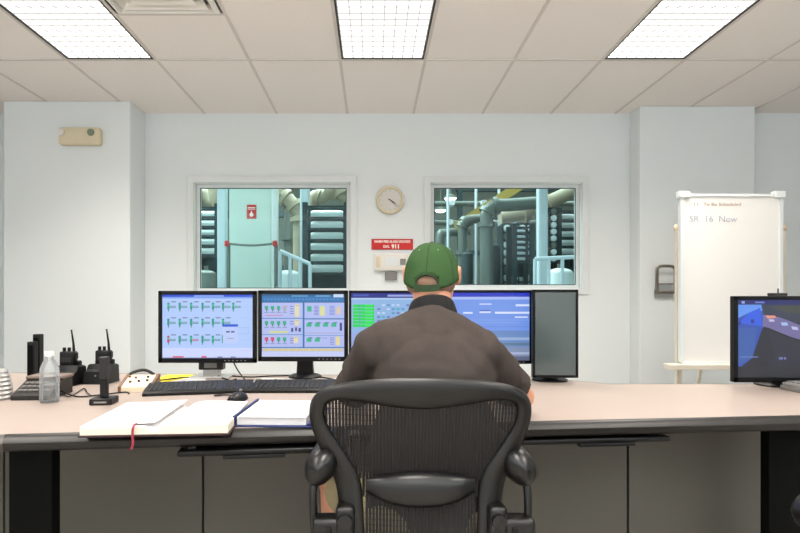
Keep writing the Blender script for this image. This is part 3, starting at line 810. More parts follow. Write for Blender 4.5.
# camera screen
s6 = [((0, 0, 1, 1), (18, 20, 34)), ((0, 0, 1, .06), (14, 24, 104)), ((.04, .015, .07, .045), (150, 170, 230)), ((.17, .02, .26, .04), (110, 130, 210)),
      ([(0, .06), (.25, .06), (.25, .85), (0, .9)], (40, 84, 186)), ([(0, .06), (.5, .06), (.26, .13), (.1, .18), (0, .24)], (96, 148, 236)),
      ([(.0, .24), (.10, .17), (.22, .10), (.235, .34), (.235, .50), (.19, .80), (0, .86)], (44, 78, 176)), ([(.10, .17), (.22, .10), (.235, .34), (.16, .32), (.02, .30)], (44, 92, 226)),
      ([(0, .36), (.19, .36), (.15, .74), (0, .84)], (52, 92, 170)), ([(.01, .28), (.03, .28), (.03, .32), (.01, .32)], (30, 40, 120)), ([(.13, .25), (.16, .25), (.16, .30), (.13, .30)], (30, 44, 140)),
      ([(.23, .06), (1, .06), (1, .32), (.60, .30), (.25, .20)], (44, 52, 74)), ([(.30, .08), (.6, .07), (1, .11), (1, .2), (.5, .17)], (58, 66, 58)),
      ([(.25, .19), (.40, .22), (.62, .33), (1, .52), (1, .66), (.52, .48), (.30, .36), (.24, .34)], (112, 104, 156)),
      ([(.27, .20), (.36, .20), (.38, .23), (.29, .24)], (226, 150, 130)), ([(.30, .25), (.35, .25), (.36, .28), (.31, .28)], (200, 196, 230)), ([(.42, .29), (.48, .29), (.49, .33), (.43, .33)], (160, 190, 230)), ([(.52, .34), (.58, .35), (.59, .39), (.53, .38)], (190, 196, 226)), ([(.66, .30), (1, .38), (1, .50), (.66, .36)], (70, 76, 110)),
      ([(.24, .36), (.30, .38), (.52, .50), (1, .70), (1, 1), (0, 1), (0, .9), (.14, .75)], (34, 36, 54)), ([(.25, .36), (.29, .38), (.36, .70), (.30, .86), (.12, .86)], (26, 28, 44)), ((0, .86, 1, 1), (34, 36, 46)), ((.02, .73, .20, .745), (100, 120, 180)), ((.40, .74, .44, .77), (120, 130, 190)), ((.45, .74, .47, .77), (120, 130, 190))]
DM = 2.40
monitor(158, 256.3, 290.8, 363, DM, 0, 'lit monitor with rows of teal icons on pale blue, leftmost on the desk', s1, stand='low')
monitor(257.8, 348, 290.3, 361.5, DM, 0, 'lit monitor with panelled display in teal and yellow boxes, second from left', s2)
monitor(348.8, 440.2, 290.5, 362, DM, 0, 'lit monitor with a bright green block, left of the capped head', s3, bez=.011)
monitor(440.8, 532.5, 290, 364, DM, 0, 'lit blue monitor with white lines, to the right of the capped head', s4, bez=.012)
monitor(533, 578.5, 289.5, 378, 2.30, 0, 'narrow dark switched-off monitor right of the four lit ones', None, bez=.010)
mo = monitor(734.5, 846, 296, 382.5, 2.16, 0, 'lit monitor showing a dark outdoor security camera view at the right end', s6, bez=.016)
c = P(779, 295, 2.16)
r = thing('webcam', 'small dark clip webcam on top of the security camera monitor', 'webcam', (c.x, 2.165, EYE-(296-VY)*2.16/F))
MB().box((-.03, -.012, .0005), (.03, .02, .012), .003).obj('body', 'dgrey', r)
MB().cyl((0, -.0, .012), (0, 0, .03), .0025).obj('antenna', 'dgrey', r)

# ================================================================ KEYBOARDS, MOUSE
def keyboard(label, loc, rotz, w_=.43, d_=.155, group=None, m1='black', m2='keycap'):
    t = thing('keyboard', label, 'keyboard', loc, rotz, group)
    m = MB(); prof = [(-d_/2, 0), (d_/2, 0), (d_/2, .030), (d_/2-.02, .031), (-d_/2+.01, .016), (-d_/2, .010)]
    m.loft([[(-w_/2, y, z) for y, z in prof], [(w_/2, y, z) for y, z in prof]]); m.obj('case', m1, t)
    k = MB(); rows = 6; cols = 21; p = (w_-.02)/cols; dp = (d_-.03)/rows
    for j in range(rows):
        y = -d_/2+.016+dp*(j+.5); z = .0165+(j+.5)/rows*.013
        i = 0
        while i < cols:
            if i in (14, 18) : i += 1; continue
            n_ = 6 if (j == 0 and i == 4) else 1
            x0 = -w_/2+.01+p*i; x1 = x0+p*n_
            k.loft([[(x0+.001, y-dp/2+.001, z-.002), (x1-.001, y-dp/2+.001, z-.002), (x1-.001, y+dp/2-.001, z), (x0+.001, y+dp/2-.001, z)],
                    [(x0+.003, y-dp/2+.003, z+.0025), (x1-.003, y-dp/2+.003, z+.0025), (x1-.003, y+dp/2-.004, z+.004), (x0+.003, y+dp/2-.004, z+.004)]])
            i += n_
    k.obj('keycaps', m2, t)
    m = MB()
    for i in range(3): m.bx(w_*.36+i*.014, d_/2-.012, .032, .005, .003, .001)
    m.obj('indicator', 'grey', t)
    return t
p0 = T(139, 397); p1 = T(243, 393.5)
keyboard('black keyboard in front of the leftmost monitor', ((p0.x+p1.x)/2+.006, (p0.y+p1.y)/2+.085, DESK), math.atan2(p1.y-p0.y, p1.x-p0.x), .392)
p0 = T(248, 393.5)
keyboard('black keyboard nearest the seated man, in front of the second monitor', (p0.x+.215, p0.y+.085, DESK), .01, .43)
t = thing('mouse', 'black computer mouse behind the open book and binder', 'mouse', (T(239.5, 399).x, 1.90, DESK), -.15)
mm = MB(); 
rings = []
for k in range(9):
    a = PI*k/8; y = -math.cos(a)*.055; s_ = max(.05, max(0, math.sin(a))**.6)
    rings.append([(math.cos(b)*.029*s_, y, max(0, math.sin(b))*.030*s_*(1.1-.2*k/8)+ (0 if math.sin(b) >= -0.01 else 0)) for b in [2*PI*j/16 for j in range(16)]])
mm.loft(rings).obj('shell', 'black', t, True)
MB().bx(0, .028, .031, .006, .018, .008, .002).obj('wheel', 'grey', t)
MB().tube(smoothpath([(0, .052, .006), (-.02, .072, .005), (-.07, .066, .005), (-.10, .05, .004), (-.115, .062, .004), (-.10, .076, .004), (-.06, .080, .004)]), .002, 6).obj('cable', 'black', t, True)

# ================================================================ PAPERS
# open book
c0 = T(83, 436.5, .745)
t = thing('open_book', 'large open log book with white pages overhanging the desk edge', 'book', (-.572, 1.560, DESK), .07)
bw, bd = .185, .325
MB().box((-bw-.004, -bd/2-.004, 0.0005), (bw+.004, bd/2+.004, .005), .001).obj('cover', 'maroon', t)
def pages(side, hh, nm, lift):
    m = MB(); rings = []; N = 14
    for k in range(N+1):
        u = k/N; x = side*bw*u
        top = .006+hh*(1-math.exp(-u*10))*(1-.25*u) + (lift*max(0, u-.85)/.15)
        top = max(top, .008)
        bot = .0055
        rings.append([(x, -bd/2, bot), (x, bd/2, bot), (x*1.0, bd/2, top), (x, -bd/2, top)])
    m.loft(rings)
    for f in m.bm.faces:
        pass
    o = m.obj(nm, ['paper', 'pages'], t)
    for pl in o.data.polygons:
        if abs(pl.normal.z) < .4: pl.material_index = 1
    return o
pages(-1, .022, 'page_block', .004); pages(1, .028, 'page_block', 0)
m = MB(); N = 10
rg = []
for k in range(N+1):
    u = k/N; x = -bw*1.02+bw*1.0*u; z = .031-.010*(1-u)+.012*max(0, .35-u)
    rg.append([(x, -bd/2+.012+.01*u, z), (x-.0, bd/2+.006, z+.002), (x, bd/2+.006, z+.0028), (x, -bd/2+.012+.01*u, z+.0008)])
m.loft(rg).obj('loose_page', 'paper', t, True)
m = MB(); rb = [(-.050, -bd/2+.02, .032), (-.050, -bd/2-.006, .028), (-.051, -bd/2-.010, .01), (-.049, -bd/2-.012, -.012), (-.054, -bd/2-.011, -.030)]
m.loft([[(x-.003, y, z), (x+.003, y, z), (x+.003, y-.001, z), (x-.003, y-.001, z)] for x, y, z in smoothpath(rb, 4)]).obj('bookmark_ribbon', 'ribbon', t)

t = thing('ring_binder', 'navy blue binder holding a stack of white paper left of the chair', 'binder', (-.264, 1.63, DESK), -.04)
MB().box((-.118, -.135, .0), (.118, .135, .004), .001).box((-.118, -.135, .0), (-.112, .135, .030)).obj('cover', 'navy', t)
MB().box((-.108, -.125, .0045), (.085, .125, .026), .0008).obj('paper_stack', 'paper', t)
MB().box((-.104, -.131, .0265), (.082, .118, .028), .0004).obj('top_sheet', 'paper', t)
MB().box((.088, -.13, .004), (.114, .12, .012), .003).obj('cover_flap', 'navy', t)

t = tag(MB().prism([(-.02, -.15), (.05, -.14), (.12, .06), (.14, .13), (-.02, .13)], 0, .0015).obj('yellow_card', 'yellow', loc=(T(156, 381).x, T(156, 379).y, DESK+.0003)), 'yellow card lying between the switch box and leftmost monitor', 'card')
tag(MB().box((-.07, -.09, 0), (.07, .09, .0012)).obj('paper_sheet', 'paper', loc=(T(190, 379).x, 2.40, DESK+.0003), rotz=.3), 'white sheet of paper lying under the leftmost monitor', 'paper')
tag(MB().box((-.07, -.06, 0), (.07, .06, .0012)).obj('paper_sheet', 'paper', loc=(T(275, 379).x, 2.36, DESK+.0003), rotz=-.2), 'crumpled white sheet left of the second monitor foot', 'paper')
tag(MB().box((-.06, -.05, 0), (.06, .05, .0012)).obj('paper_sheet', 'paper', loc=(T(332, 379).x, 2.37, DESK+.0003), rotz=.4), 'white sheet right of the second monitor foot', 'paper')

# ================================================================ LEFT END DEVICES
# switch box
a = T(113.5, 392.3); W = .122
t = thing('switch_box', 'beige sloping switch box with brown wooden cheeks left of the keyboard', 'switch box', (a.x+.072, a.y+.065, DESK), .16)
prof = [(-.065, 0), (.065, 0), (.065, .046), (.05, .05), (-.065, .020)]
MB().loft([[(-W/2+.008, y, z) for y, z in prof], [(W/2-.008, y, z) for y, z in prof]]).obj('case', 'beige', t)
for s in (-1, 1):
    x = s*(W/2-.004); pr = [(y*1.05, z+.004 if z > 0 else 0) for y, z in prof]
    MB().loft([[(x-.005, y, z) for y, z in pr], [(x+.005, y, z) for y, z in pr]]).obj('side_cheek', 'wood', t)
for x, y in ((-.03, -.02), (.0, -.015), (.03, -.01), (-.02, .02), (.025, .025), (-.045, .03)):
    z = .0335+.25*y
    MB().cyl((x, y, z-.004), (x, y, z+.010), .005, n=10).obj('knob', 'wood' if x < 0 else 'dgrey', t, True)
MB().tube(smoothpath([(-.06, .055, .03), (-.05, .06, .055), (.0, .065, .068), (.04, .06, .05)]), .006, 8).obj('handset_hook', 'dgrey', t, True)

# radio + charger
def radio_set(px0, px1, pyb, lbl_c, lbl_r, flip=1, shift=0):
    c = T((px0+px1)/2, pyb); D = c.y+.05
    W = (px1-px0)*c.y/F*.90; c.x = ((px0+px1)/2-1-VX)*(c.y+.05)/F
    t = thing('radio_charger', lbl_c, 'charger', (c.x, c.y+.055, DESK))
    pr = [(-.055, 0), (.055, 0), (.05, .075), (-.012, .080), (-.022, .060), (-.047, .052)]
    m = MB(); n0 = [[(-W/2, y, z) for y, z in pr], [(-W/2+.006, y*.98, z*1.0+.0) for y, z in pr]]
    m.loft([[(-W/2, y, z*.92) for y, z in pr], [(-W/2+.008, y, z) for y, z in pr], [(W/2-.008, y, z) for y, z in pr], [(W/2, y, z*.92) for y, z in pr]])
    m.obj('body', 'black', t, True)
    MB().box((-W/2+.012, .02, .07), (W/2-.012, .045, .096), .006).obj('rear_cradle', 'black', t)
    MB().ell((.0, -.050, .035), (.004, .003, .003)).obj('charge_light', 'grey', t)
    x = shift
    rd = thing('handheld_radio', lbl_r, 'radio', (c.x+x, c.y+.055+.018, DESK+.0755))
    m = MB().box((-.031, -.016, 0), (.031, .016, .060), .006, 3); m.obj('body', 'black', rd, True)
    MB().box((-.020, -.0185, .018), (.020, -.015, .034), .001).obj('display', 'dgrey', rd)
    for q in (-.018, .002): MB().cyl((q, 0, .058), (q, 0, .076), .0065, n=12).obj('knob', 'black', rd, True)
    MB().tube([(.022, 0, .055), (.020, 0, .09), (.012, 0, .146), (.011, 0, .15)], [.006, .0045, .003, .0045], 10).obj('antenna', 'black', rd, True)
    MB().box((.028, -.010, .028), (.036, .010, .055), .003).obj('side_button', 'black', rd)
radio_set(57.5, 81.5, 386.5, 'black radio charger cradle beside the water bottle', 'black handheld radio standing in the charger beside the water bottle', shift=-.012)
radio_set(88, 115.5, 384.5, 'black radio charger cradle behind the black microphone', 'black handheld radio in the charger behind the black microphone', shift=.002)

# microphone stand
c = T(99, 405.5)
t = thing('desk_microphone', 'slim black upright desk microphone on a square base', 'microphone', (c.x, c.y+.035, DESK), .1)
MB().box((-.036, -.035, 0), (.036, .035, .022), .004).obj('base', 'black', t)
MB().box((-.011, -.012, .022), (.013, .010, .155), .004).obj('column', 'black', t)
MB().box((-.0125, -.0145, .085), (.0145, .012, .158), .003).obj('head', 'dgrey', t)
MB().box((-.02, -.0355, .007), (.02, -.0345, .013)).obj('badge', 'grey', t)

# bottle
c = T(49.5, 402)
t = thing('water_bottle', 'clear plastic water bottle with white cap beside the left radio', 'bottle', (c.x, c.y, DESK))
MB().lathe([(0, .001), (.027, .001), (.0305, .006), (.0305, .045), (.029, .050), (.0305, .055), (.0305, .092), (.029, .097), (.0305, .102), (.029, .118), (.018, .142), (.0125, .150), (.0125, .158), (0, .158)], n=28).obj('shell', 'bottle', t, True)
MB().lathe([(0, .003), (.0275, .003), (.0285, .01), (.0285, .055), (0, .055)], n=24).obj('water', 'water', t, True)
MB().lathe([(0, .157), (.0145, .157), (.0145, .172), (.013, .174), (0, .174)], n=20).obj('cap', 'white', t, True)
MB().lathe([(.0308, .060), (.0308, .090)], n=28).obj('label', 'bottle', t, True)

# telephone
a = T(8, 402.5)
t = thing('desk_telephone', 'dark brown-grey desk telephone left of the water bottle', 'telephone', (T(22.5, 402).x, 2.0, DESK), .06)
pr = [(-.10, 0), (.07, 0), (.07, .066), (.01, .064), (-.08, .026), (-.10, .016)]
MB().loft([[(-.064, y, z) for y, z in pr], [(.064, y, z) for y, z in pr]]).obj('case', 'dgrey', t)
MB().box((-.068, -.005, .060), (.068, .075, .072), .004).obj('top_cover', 'brownp', t)
k = MB()
for i in range(6):
    for j in range(3):
        y = -.072+j*.023; z = .026+(y+.08)*.42
        k.bx(-.047+i*.018, y, z+.002, .013, .014, .006, .001)
k.obj('keypad', 'grey', t)
MB().tube(smoothpath([(.064, -.02, .02), (.14, -.06, .005), (.20, -.03, .004), (.27, .03, .004), (.30, .0, .004)]), .0028, 6).obj('cable', 'black', t, True)
# ribbed intercom at the left edge
c = T(-11, 401)
t = thing('intercom_speaker', 'grey ribbed speaker cut off by the left edge of the photo', 'speaker', (c.x, c.y+.04, DESK))
rr = []
for k in range(15):
    z = .105*k/14; a = math.sqrt(max(0, 1-(z/.125)**2))*.052*(1 if k % 2 else .90); rr.append((max(a, .004), z))
MB().lathe([(0, 0)]+rr+[(0, .106)], n=28).obj('ribbed_shell', 'silver', t, True)
# two slim uprights
for px, top, h, lb in ((32.6, 341.5, 0, 'shorter'), (38.3, 334, 0, 'taller')):
    D = 2.3 if lb == 'taller' else 2.26
    x = (px-VX)*D/F; zt = EYE-(top-VY)*D/F-DESK
    t = thing('slim_speaker', '%s of the two slim black upright speaker bars behind the telephone' % lb, 'speaker', (x, D, DESK))
    MB().box((-.015, -.015, .008), (.015, .015, zt), .003).obj('bar', 'black', t)
    MB().box((-.0165, -.025, 0), (.0165, .025, .009), .002).obj('base', 'black', t)
    MB().box((-.011, -.0165, .02), (.011, -.0145, zt-.015)).obj('grille', 'blackmat', t)

# silver phone/keyboard at right
c = T(782, 392)
t = thing('silver_keyboard', 'silver keyboard cut off by the right edge under the security camera monitor', 'keyboard', (c.x+.245, c.y+.02, DESK), .06)
MB().box((-.20, -.075, 0), (.20, .060, .018), .004).obj('case', 'grey', t)
m = MB().box((-.195, -.07, .018), (.195, .055, .030), .004); m.obj('top_plate', 'silver', t)
k = MB()
for i in range(16):
    for j in range(5): k.bx(-.172+i*.023, -.048+j*.022, .032, .018, .017, .006, .001)
k.obj('keycaps', 'grey', t)

# cables behind the monitors
def cable(pts, label, r_=.0032):
    tag(MB().tube(smoothpath([T(x, y, DESK+.004+dz) for x, y, dz in pts], 8), r_, 7).obj('cable', 'black', smooth=True), label, 'cable')
cable([(156, 381, .012), (170, 379, .004), (185, 377.5, 0), (199, 377.5, 0)], 'black cable running from the yellow card to the leftmost monitor stand')
cable([(220, 374.8, .002), (232, 376, 0), (250, 377, 0), (270, 376, 0), (292, 375.5, 0)], 'straighter black cable between the two left monitor stands')
cable([(220, 377, 0), (232, 381, 0), (245, 383.6, 0), (262, 382.5, 0), (276, 379.5, 0)], 'sagging black cable looping toward the keyboards')
cable([(316, 376, 0), (326, 378, 0), (340, 380.5, 0)], 'black cable right of the second monitor foot')
cable([(62, 394, 0), (68, 396.5, 0), (74, 394.5, 0), (84, 388.5, 0), (87, 392.5, 0), (92, 396, 0)], 'thin dark cable curling between the bottle and the microphone', .002)
tag(MB().tube(smoothpath([P(233.5, 362, 2.395), P(237, 369, 2.36), P(242, 376, 2.33), T(248, 383, .748)], 8), .003, 7).obj('cable', 'black', smooth=True), 'black cable hanging down from the bottom of the leftmost monitor', 'cable')
t = MB().tube(smoothpath([T(226, 383, .744), T(231, 381, .744), T(236, 379, .744)], 6), [.004]*13, 8).obj('pen', 'black', smooth=True)
tag(t, 'black pen lying behind the left keyboard', 'pen')

# ================================================================ OFFICE CHAIR
def office_chair(label, group=None):
    t = thing('office_chair', label, 'chair', (0, 0, 0), 0, group)
    Y0 = 1.45    # chair root depth the outline was measured for
    def cv(px, py):
        D = 1.22+max(-.01, min(1.2, (py-380)/110))*.06
        for _ in range(6): x = (px-421)*D2/F if _ else (px-421)*D/F; D2 = D+.75*x*x
        return x*1.018, EYE-(py-VY)*D2/F
    def ysurf(x, z):
        k = (z-.66)/(.913-.66)
        base = -.17-.06*k if k > 0 else -.17-.03*min(1, -k)
        return base+.75*x*x
    outer = [(421, 377), (395, 377.3), (368, 378.6), (342, 382), (325, 387), (314.5, 395), (310.5, 406), (311, 418), (314.5, 432), (321, 447), (329, 462), (336, 478), (340.5, 495), (342, 515), (343, 535), (348, 552), (360, 562), (390, 568), (421, 569)]
    inner = [(421, 411), (398, 409.5), (375, 405.5), (354, 401.5), (341, 400.2), (332, 401.5), (327, 407), (326.5, 415), (330, 425), (337, 437), (347, 452), (357, 466), (364, 480), (366, 497), (367, 515), (368, 533), (371, 543), (390, 551), (421, 553)]
    def full(h): return h+[(842-x, y) for x, y in reversed(h[1:-1])]
    O = full(outer); I = full(inner); rings = []
    for (a, b) in zip(O, I):
        ax, az = cv(*a); bx_, bz = cv(*b)
        ring = []
        for k in range(10):
            th = 2*PI*k/10
            u = .5-.5*math.cos(th); v_ = math.sin(th)
            x = ax+(bx_-ax)*u; z = az+(bz-az)*u
            ring.append((x, ysurf(x, z)-.019*v_*(.75+.25*abs(v_)), z))
        rings.append(ring)
    o = MB().loft(rings, loop=True).obj('back_frame', 'chair', t, True)
    sd = o.modifiers.new('sub', 'SUBSURF'); sd.levels = 1; sd.render_levels = 2
    # woven back
    poly = [cv(*p) for p in I]
    def spans(x):
        zs = []
        for i in range(len(poly)):
            (x0, z0), (x1, z1) = poly[i], poly[(i+1) % len(poly)]
            if (x0-x)*(x1-x) < 0: zs.append(z0+(z1-z0)*(x-x0)/(x1-x0))
        return (min(zs), max(zs)) if len(zs) >= 2 else None
    m = MB(); xm = max(p[0] for p in poly); pitch = .0079; n = int(2*xm/pitch)
    for i in range(1, n+1):
        x = -xm+pitch*(i-.5)
        s_ = spans(x)
        if not s_: continue
        z0, z1 = s_[0]-.008, s_[1]+.008; rings = []
        for k in range(15):
            z = z0+(z1-z0)*k/14; y = ysurf(x, z); hw_ = .0032
            rings.append([(x-hw_, y, z), (x, y-.0014, z), (x+hw_, y, z), (x, y+.0014, z)])
        m.loft(rings)
    zlo = min(p[1] for p in poly); zhi = max(p[1] for p in poly); z = zlo+.01
    while z < zhi:
        zs = []
        for i in range(len(poly)):
            (x0, z0), (x1, z1) = poly[i], poly[(i+1) % len(poly)]
            if (z0-z)*(z1-z) < 0: zs.append(x0+(x1-x0)*(z-z0)/(z1-z0))
        zs.sort()
        for a, b in zip(zs[::2], zs[1::2]):
            pts = [(a+(b-a)*k/10, ysurf(a+(b-a)*k/10, z), z) for k in range(11)]
            m.tube(pts, .0008, 4)
        z += .0125
    m.obj('woven_back', 'strand', t, True)
    # lumbar pad
    rings = []; N = 24
    for k in range(N+1):
        u = -1+2*k/N; x = u*.127
        zt_ = EYE-(472.5+9*abs(u)**2.2-VY)*1.26/F; zb_ = EYE-(509-13*abs(u)**2.2-VY)*1.26/F
        yy = ysurf(x, .66)-.010; d_ = .028*(1-abs(u)**4*.75)
        zc_ = (zt_+zb_)/2; hh = (zt_-zb_)/2
        rings.append([(x, yy-d_*max(-.2, math.sin(a)), zc_+hh*math.cos(a)) for a in [2*PI*j/16 for j in range(16)]])
    MB().loft(rings).obj('lumbar_pad', 'pad', t, True)
    # side uprights with pivot, arms
    for s in (-1, 1):
        x = s*.176
        u = MB(); u.box((x-.022, -.205, .37), (x+.022, -.150, .615), .012, 3)
        up = u.obj('upright', 'chair', t, True)
        MB().lathe([(0, -.012), (.016, -.010), (.018, 0), (0, .004)], (x, -.205, .585), 18, 'y').obj('pivot', 'chair', up, True)
        # yoke: horizontal arm of the arm support
        a = MB(); xo = s*.248
        a.box((min(x, xo)-.004, -.20, .515), (max(x, xo)+.016*1, -.145, .585), .012, 3)
        yk = a.obj('arm_bracket', 'chair', t, True)
        MB().box((s*.214-.007, -.206, .525), (s*.214+.007, -.199, .570), .003).obj('slot', 'black', yk)
        MB().tube(smoothpath([(s*.248, -.17, .53), (s*.252, -.17, .60), (s*.252, -.16, .65), (s*.238, -.13, .69)], 5), .0095, 10).obj('arm_stem', 'chair', t, True)
        # pad
        rings = []
        for k in range(15):
            v_ = k/14; y = -.205+.27*v_
            g = math.sin(min(1, (v_+.0)/.22)*PI/2)**.45 if v_ < .22 else (1 if v_ < .85 else max(0, math.cos((v_-.85)/.15*PI/2))**.6)
            g = max(g, .08); cx_ = s*(.208+.030*(1-v_)); cz_ = .700+.012*v_
            ring = []
            for j in range(16):
                b = 2*PI*j/16; ex = .043*g*math.cos(b); ez = (.040 if math.sin(b) > 0 else .060*(1-.6*v_))*g*math.sin(b)
                ti = s*.15*(1-.7*v_)
                ring.append((cx_+ex*math.cos(ti)+ez*math.sin(-ti)*1.0, y, cz_+ez*math.cos(ti)+ex*math.sin(-ti)*1.0))
            rings.append(ring)
        MB().loft(rings).obj('arm_pad', 'pad', t, True)
    # seat
    rings = []
    for k in range(13):
        v_ = k/12; y = -.20+.44*v_; hw_ = .21+.045*math.sin(v_*PI*.9); z = .425+.02*math.sin(v_*PI) - (.05*max(0, v_-.8)/.2)
        rings.append([(u_*hw_, y, z+.018*abs(u_)**3) for u_ in [-1+2*q/12 for q in range(13)]]+[(u_*hw_, y, z-.022+.018*abs(u_)**3) for u_ in [1-2*q/12 for q in range(13)]])
    MB().loft(rings).obj('seat', 'strand', t, True)
    MB().box((-.12, -.15, .31), (.12, .12, .395), .02, 3).obj('tilt_mechanism', 'chair', t, True)
    MB().cyl((0, 0, .09), (0, 0, .32), .028).obj('gas_lift', 'black', t, True)
    for s in (-1, 1): MB().tube(smoothpath([(s*.06, -.10, .35), (s*.15, -.17, .36), (s*.178, -.175, .40)]), .018).obj('support_strut', 'chair', t, True)
    for k in range(5):
        a = 2*PI*k/5+PI/2; d = Vector((math.cos(a), math.sin(a), 0))
        lg = MB().tube([d*.02+Vector((0, 0, .105)), d*.15+Vector((0, 0, .10)), d*.30+Vector((0, 0, .075))], [.028, .022, .014], 10).obj('base_leg', 'chair', t, True)
        n = Vector((-d.y, d.x, 0)); m = MB()
        for s in (-1, 1): m.cyl(d*.30+n*s*.006+Vector((0, 0, .028)), d*.30+n*s*.026+Vector((0, 0, .028)), .028)
        m.cyl(d*.30+Vector((0, 0, .028)), d*.30+Vector((0, 0, .08)), .008)
        m.obj('caster', 'black', lg, True)
    return t
ch = office_chair('black mesh-backed office chair the capped man is sitting on')
ch.location = ((423-VX)*1.22/F, 1.45, 0)
ch2 = copy_tree(ch); ch2['label'] = 'second black office chair, only its arm pad showing at the bottom right corner'
ch2.location = (1.003, .945, 0)

# ================================================================ MAN
mx = .158
man = thing('person', 'man seated at the desk seen from behind in green cap and grey-brown polo shirt', 'person', (mx, 1.42, 0))
def L(x, y, z): return Vector((x-mx, y-1.42, z))
sh = {-1: L(.010, 1.47, .955), 1: L(.283, 1.47, .950)}
el = {-1: L(-.070, 1.685, .80), 1: L(.450, 1.665, .795)}
wr = {-1: L(-.005, 1.905, .785), 1: L(.33, 1.905, .785)}
hip = {-1: L(.075, 1.40, .53), 1: L(.225, 1.40, .53)}
kn = {-1: L(-.115, 1.76, .50), 1: L(.315, 1.76, .50)}
an = {-1: L(-.12, 1.72, .10), 1: L(.32, 1.72, .10)}
hc = L(.176, 1.625, 1.158)    # head centre
HR = Matrix.Rotation(-.25, 3, 'Z')
def H(x, y, z): return hc+HR @ Vector((x, y, z))
b = MB()
b.ell(L(.15, 1.415, .56), (.150, .098, .11)); b.cap_(L(.155, 1.415, .60), .10, L(.16, 1.44, .80), .11); b.ell(L(.16, 1.42, .70), (.15, .10, .17)); b.ell(L(.163, 1.465, .90), (.135, .078, .11))
b.cap_(L(.163, 1.47, .97), .07, L(.168, 1.545, 1.06), .056); b.cap_(L(.168, 1.54, 1.05), .054, H(0, -.012, -.03), .056)
# head
b.ell(H(0, -.008, .010), (.072, .087, .080), HR); b.ell(H(0, .02, -.035), (.062, .070, .072), HR); b.ell(H(0, .045, -.075), (.042, .042, .035), HR)
b.ell(H(0, -.055, -.03), (.055, .038, .045), HR)
b.ell(H(0, .092, -.022), (.012, .018, .016), HR); b.cap_(H(0, .080, .012), .008, H(0, .096, -.018), .010)
b.ell(H(0, .078, -.062), (.024, .012, .007), HR); b.ell(H(0, .072, .018), (.05, .014, .010), HR)
for s in (-1, 1):
    b.ell(H(s*.077, -.004, .004), (.009, .018, .031), HR @ Matrix.Rotation(s*.35, 3, 'Z')); b.ell(H(s*.082, -.012, .016), (.006, .014, .018), HR)
    b.cap_(sh[s], .052, el[s], .042); b.cap_(el[s], .042, wr[s], .027)
    d = (wr[s]-el[s]).normalized(); side = d.cross(Vector((0, 0, 1))).normalized(); dn = Vector((0, 0, -1))
    pc = wr[s]+d*.045; pc.z = DESK+.042
    b.cap_(wr[s], .025, pc, .022); b.cap_(pc-side*.022, .016, pc+side*.022, .016); b.cap_(pc-side*.02+d*.03, .014, pc+side*.02+d*.03, .014); b.cap_(pc-side*.01, .018, pc-side*.01+d*.03, .015); b.cap_(pc+side*.01, .018, pc+side*.01+d*.03, .015)
    for q, ln in ((-.028, .9), (-.0095, 1.05), (.0095, 1.0), (.028, .8)):
        k0 = pc+side*q*.9+d*.038; k1 = k0+side*q*.12+d*.034*ln+Vector((0, 0, .004)); k2 = k1+d*.020*ln-Vector((0, 0, .010)); k3 = k2+d*.010*ln-Vector((0, 0, .014))
        b.cap_(k0, .0088, k1, .0082); b.cap_(k1, .0082, k2, .0076); b.cap_(k2, .0076, k3, .0070)
    inn = -s if True else s
    tdir = side if (side.x*(-s) > 0) else -side
    th0 = pc-d*.012+tdir*.020; th1 = th0+tdir*.022+d*.022-Vector((0, 0, .006)); th2 = th1+d*.024-Vector((0, 0, .008))
    b.cap_(th0, .0115, th1, .0095); b.cap_(th1, .0095, th2, .0080)
    b.cap_(hip[s], .080, kn[s], .060); b.cap_(kn[s], .056, an[s], .036); b.ell(kn[s]+(an[s]-kn[s])*.3+Vector((0, -.018, 0)), (.05, .05, .09))
    b.cap_(an[s], .036, an[s]+Vector((0, .13, -.06)), .030)
fuse(b, 'body', 'skin', man, .0045, 4)
# shirt
b = MB()
b.ell(L(.150, 1.412, .545), (.168, .112, .125)); b.ell(L(.153, 1.415, .585), (.172, .110, .125)); b.cap_(L(.157, 1.42, .62), .112, L(.16, 1.44, .80), .125); b.ell(L(.16, 1.418, .70), (.176, .114, .20)); b.ell(L(.163, 1.455, .885), (.168, .112, .13))
b.cap_(sh[-1]+Vector((.035, .0, .0)), .075, sh[1]+Vector((-.035, 0, 0)), .075)
b.cap_(L(.163, 1.47, .975), .075, L(.166, 1.53, 1.035), .062)
for s in (-1, 1):
    b.cap_(L(.166, 1.51, 1.030), .052, sh[s]+Vector((-s*.025, 0, .020)), .060)
    b.ell(sh[s], (.066, .066, .066))
    e2 = sh[s].lerp(el[s], .93 if s < 0 else .80)
    b.cap_(sh[s], .064, e2, .060, flat=True); b.ell(sh[s].lerp(el[s], .45), (.066, .062, .066))
o = fuse(b, 'shirt', 'shirt', man, .0055, 5)
tx = bpy.data.textures.new('folds', 'CLOUDS'); tx.noise_scale = .075; tx.noise_depth = 1
dm = o.modifiers.new('folds', 'DISPLACE'); dm.texture = tx; dm.strength = .018; dm.mid_level = .5
# sleeve cuffs
# collar
def ringpts(c, rx, ry, z0t, tilt, n=32, y0=0):
    return [c+Vector((rx*math.cos(a), ry*math.sin(a), z0t+tilt*math.sin(a))) for a in [2*PI*k/n for k in range(n)]]
cc = L(.168, 1.555, 1.06)
col = MB(); col.loft([ringpts(cc, .058, .060, .020, -.028), ringpts(cc, .063, .066, .020, -.028), ringpts(cc+Vector((0, -.006, 0)), .076, .075, -.022, -.026), ringpts(cc+Vector((0, -.006, 0)), .070, .069, -.028, -.026)], loop=True)
o = col.obj('collar', 'collar', man, True)
o.modifiers.new('s', 'SUBSURF').render_levels = 2
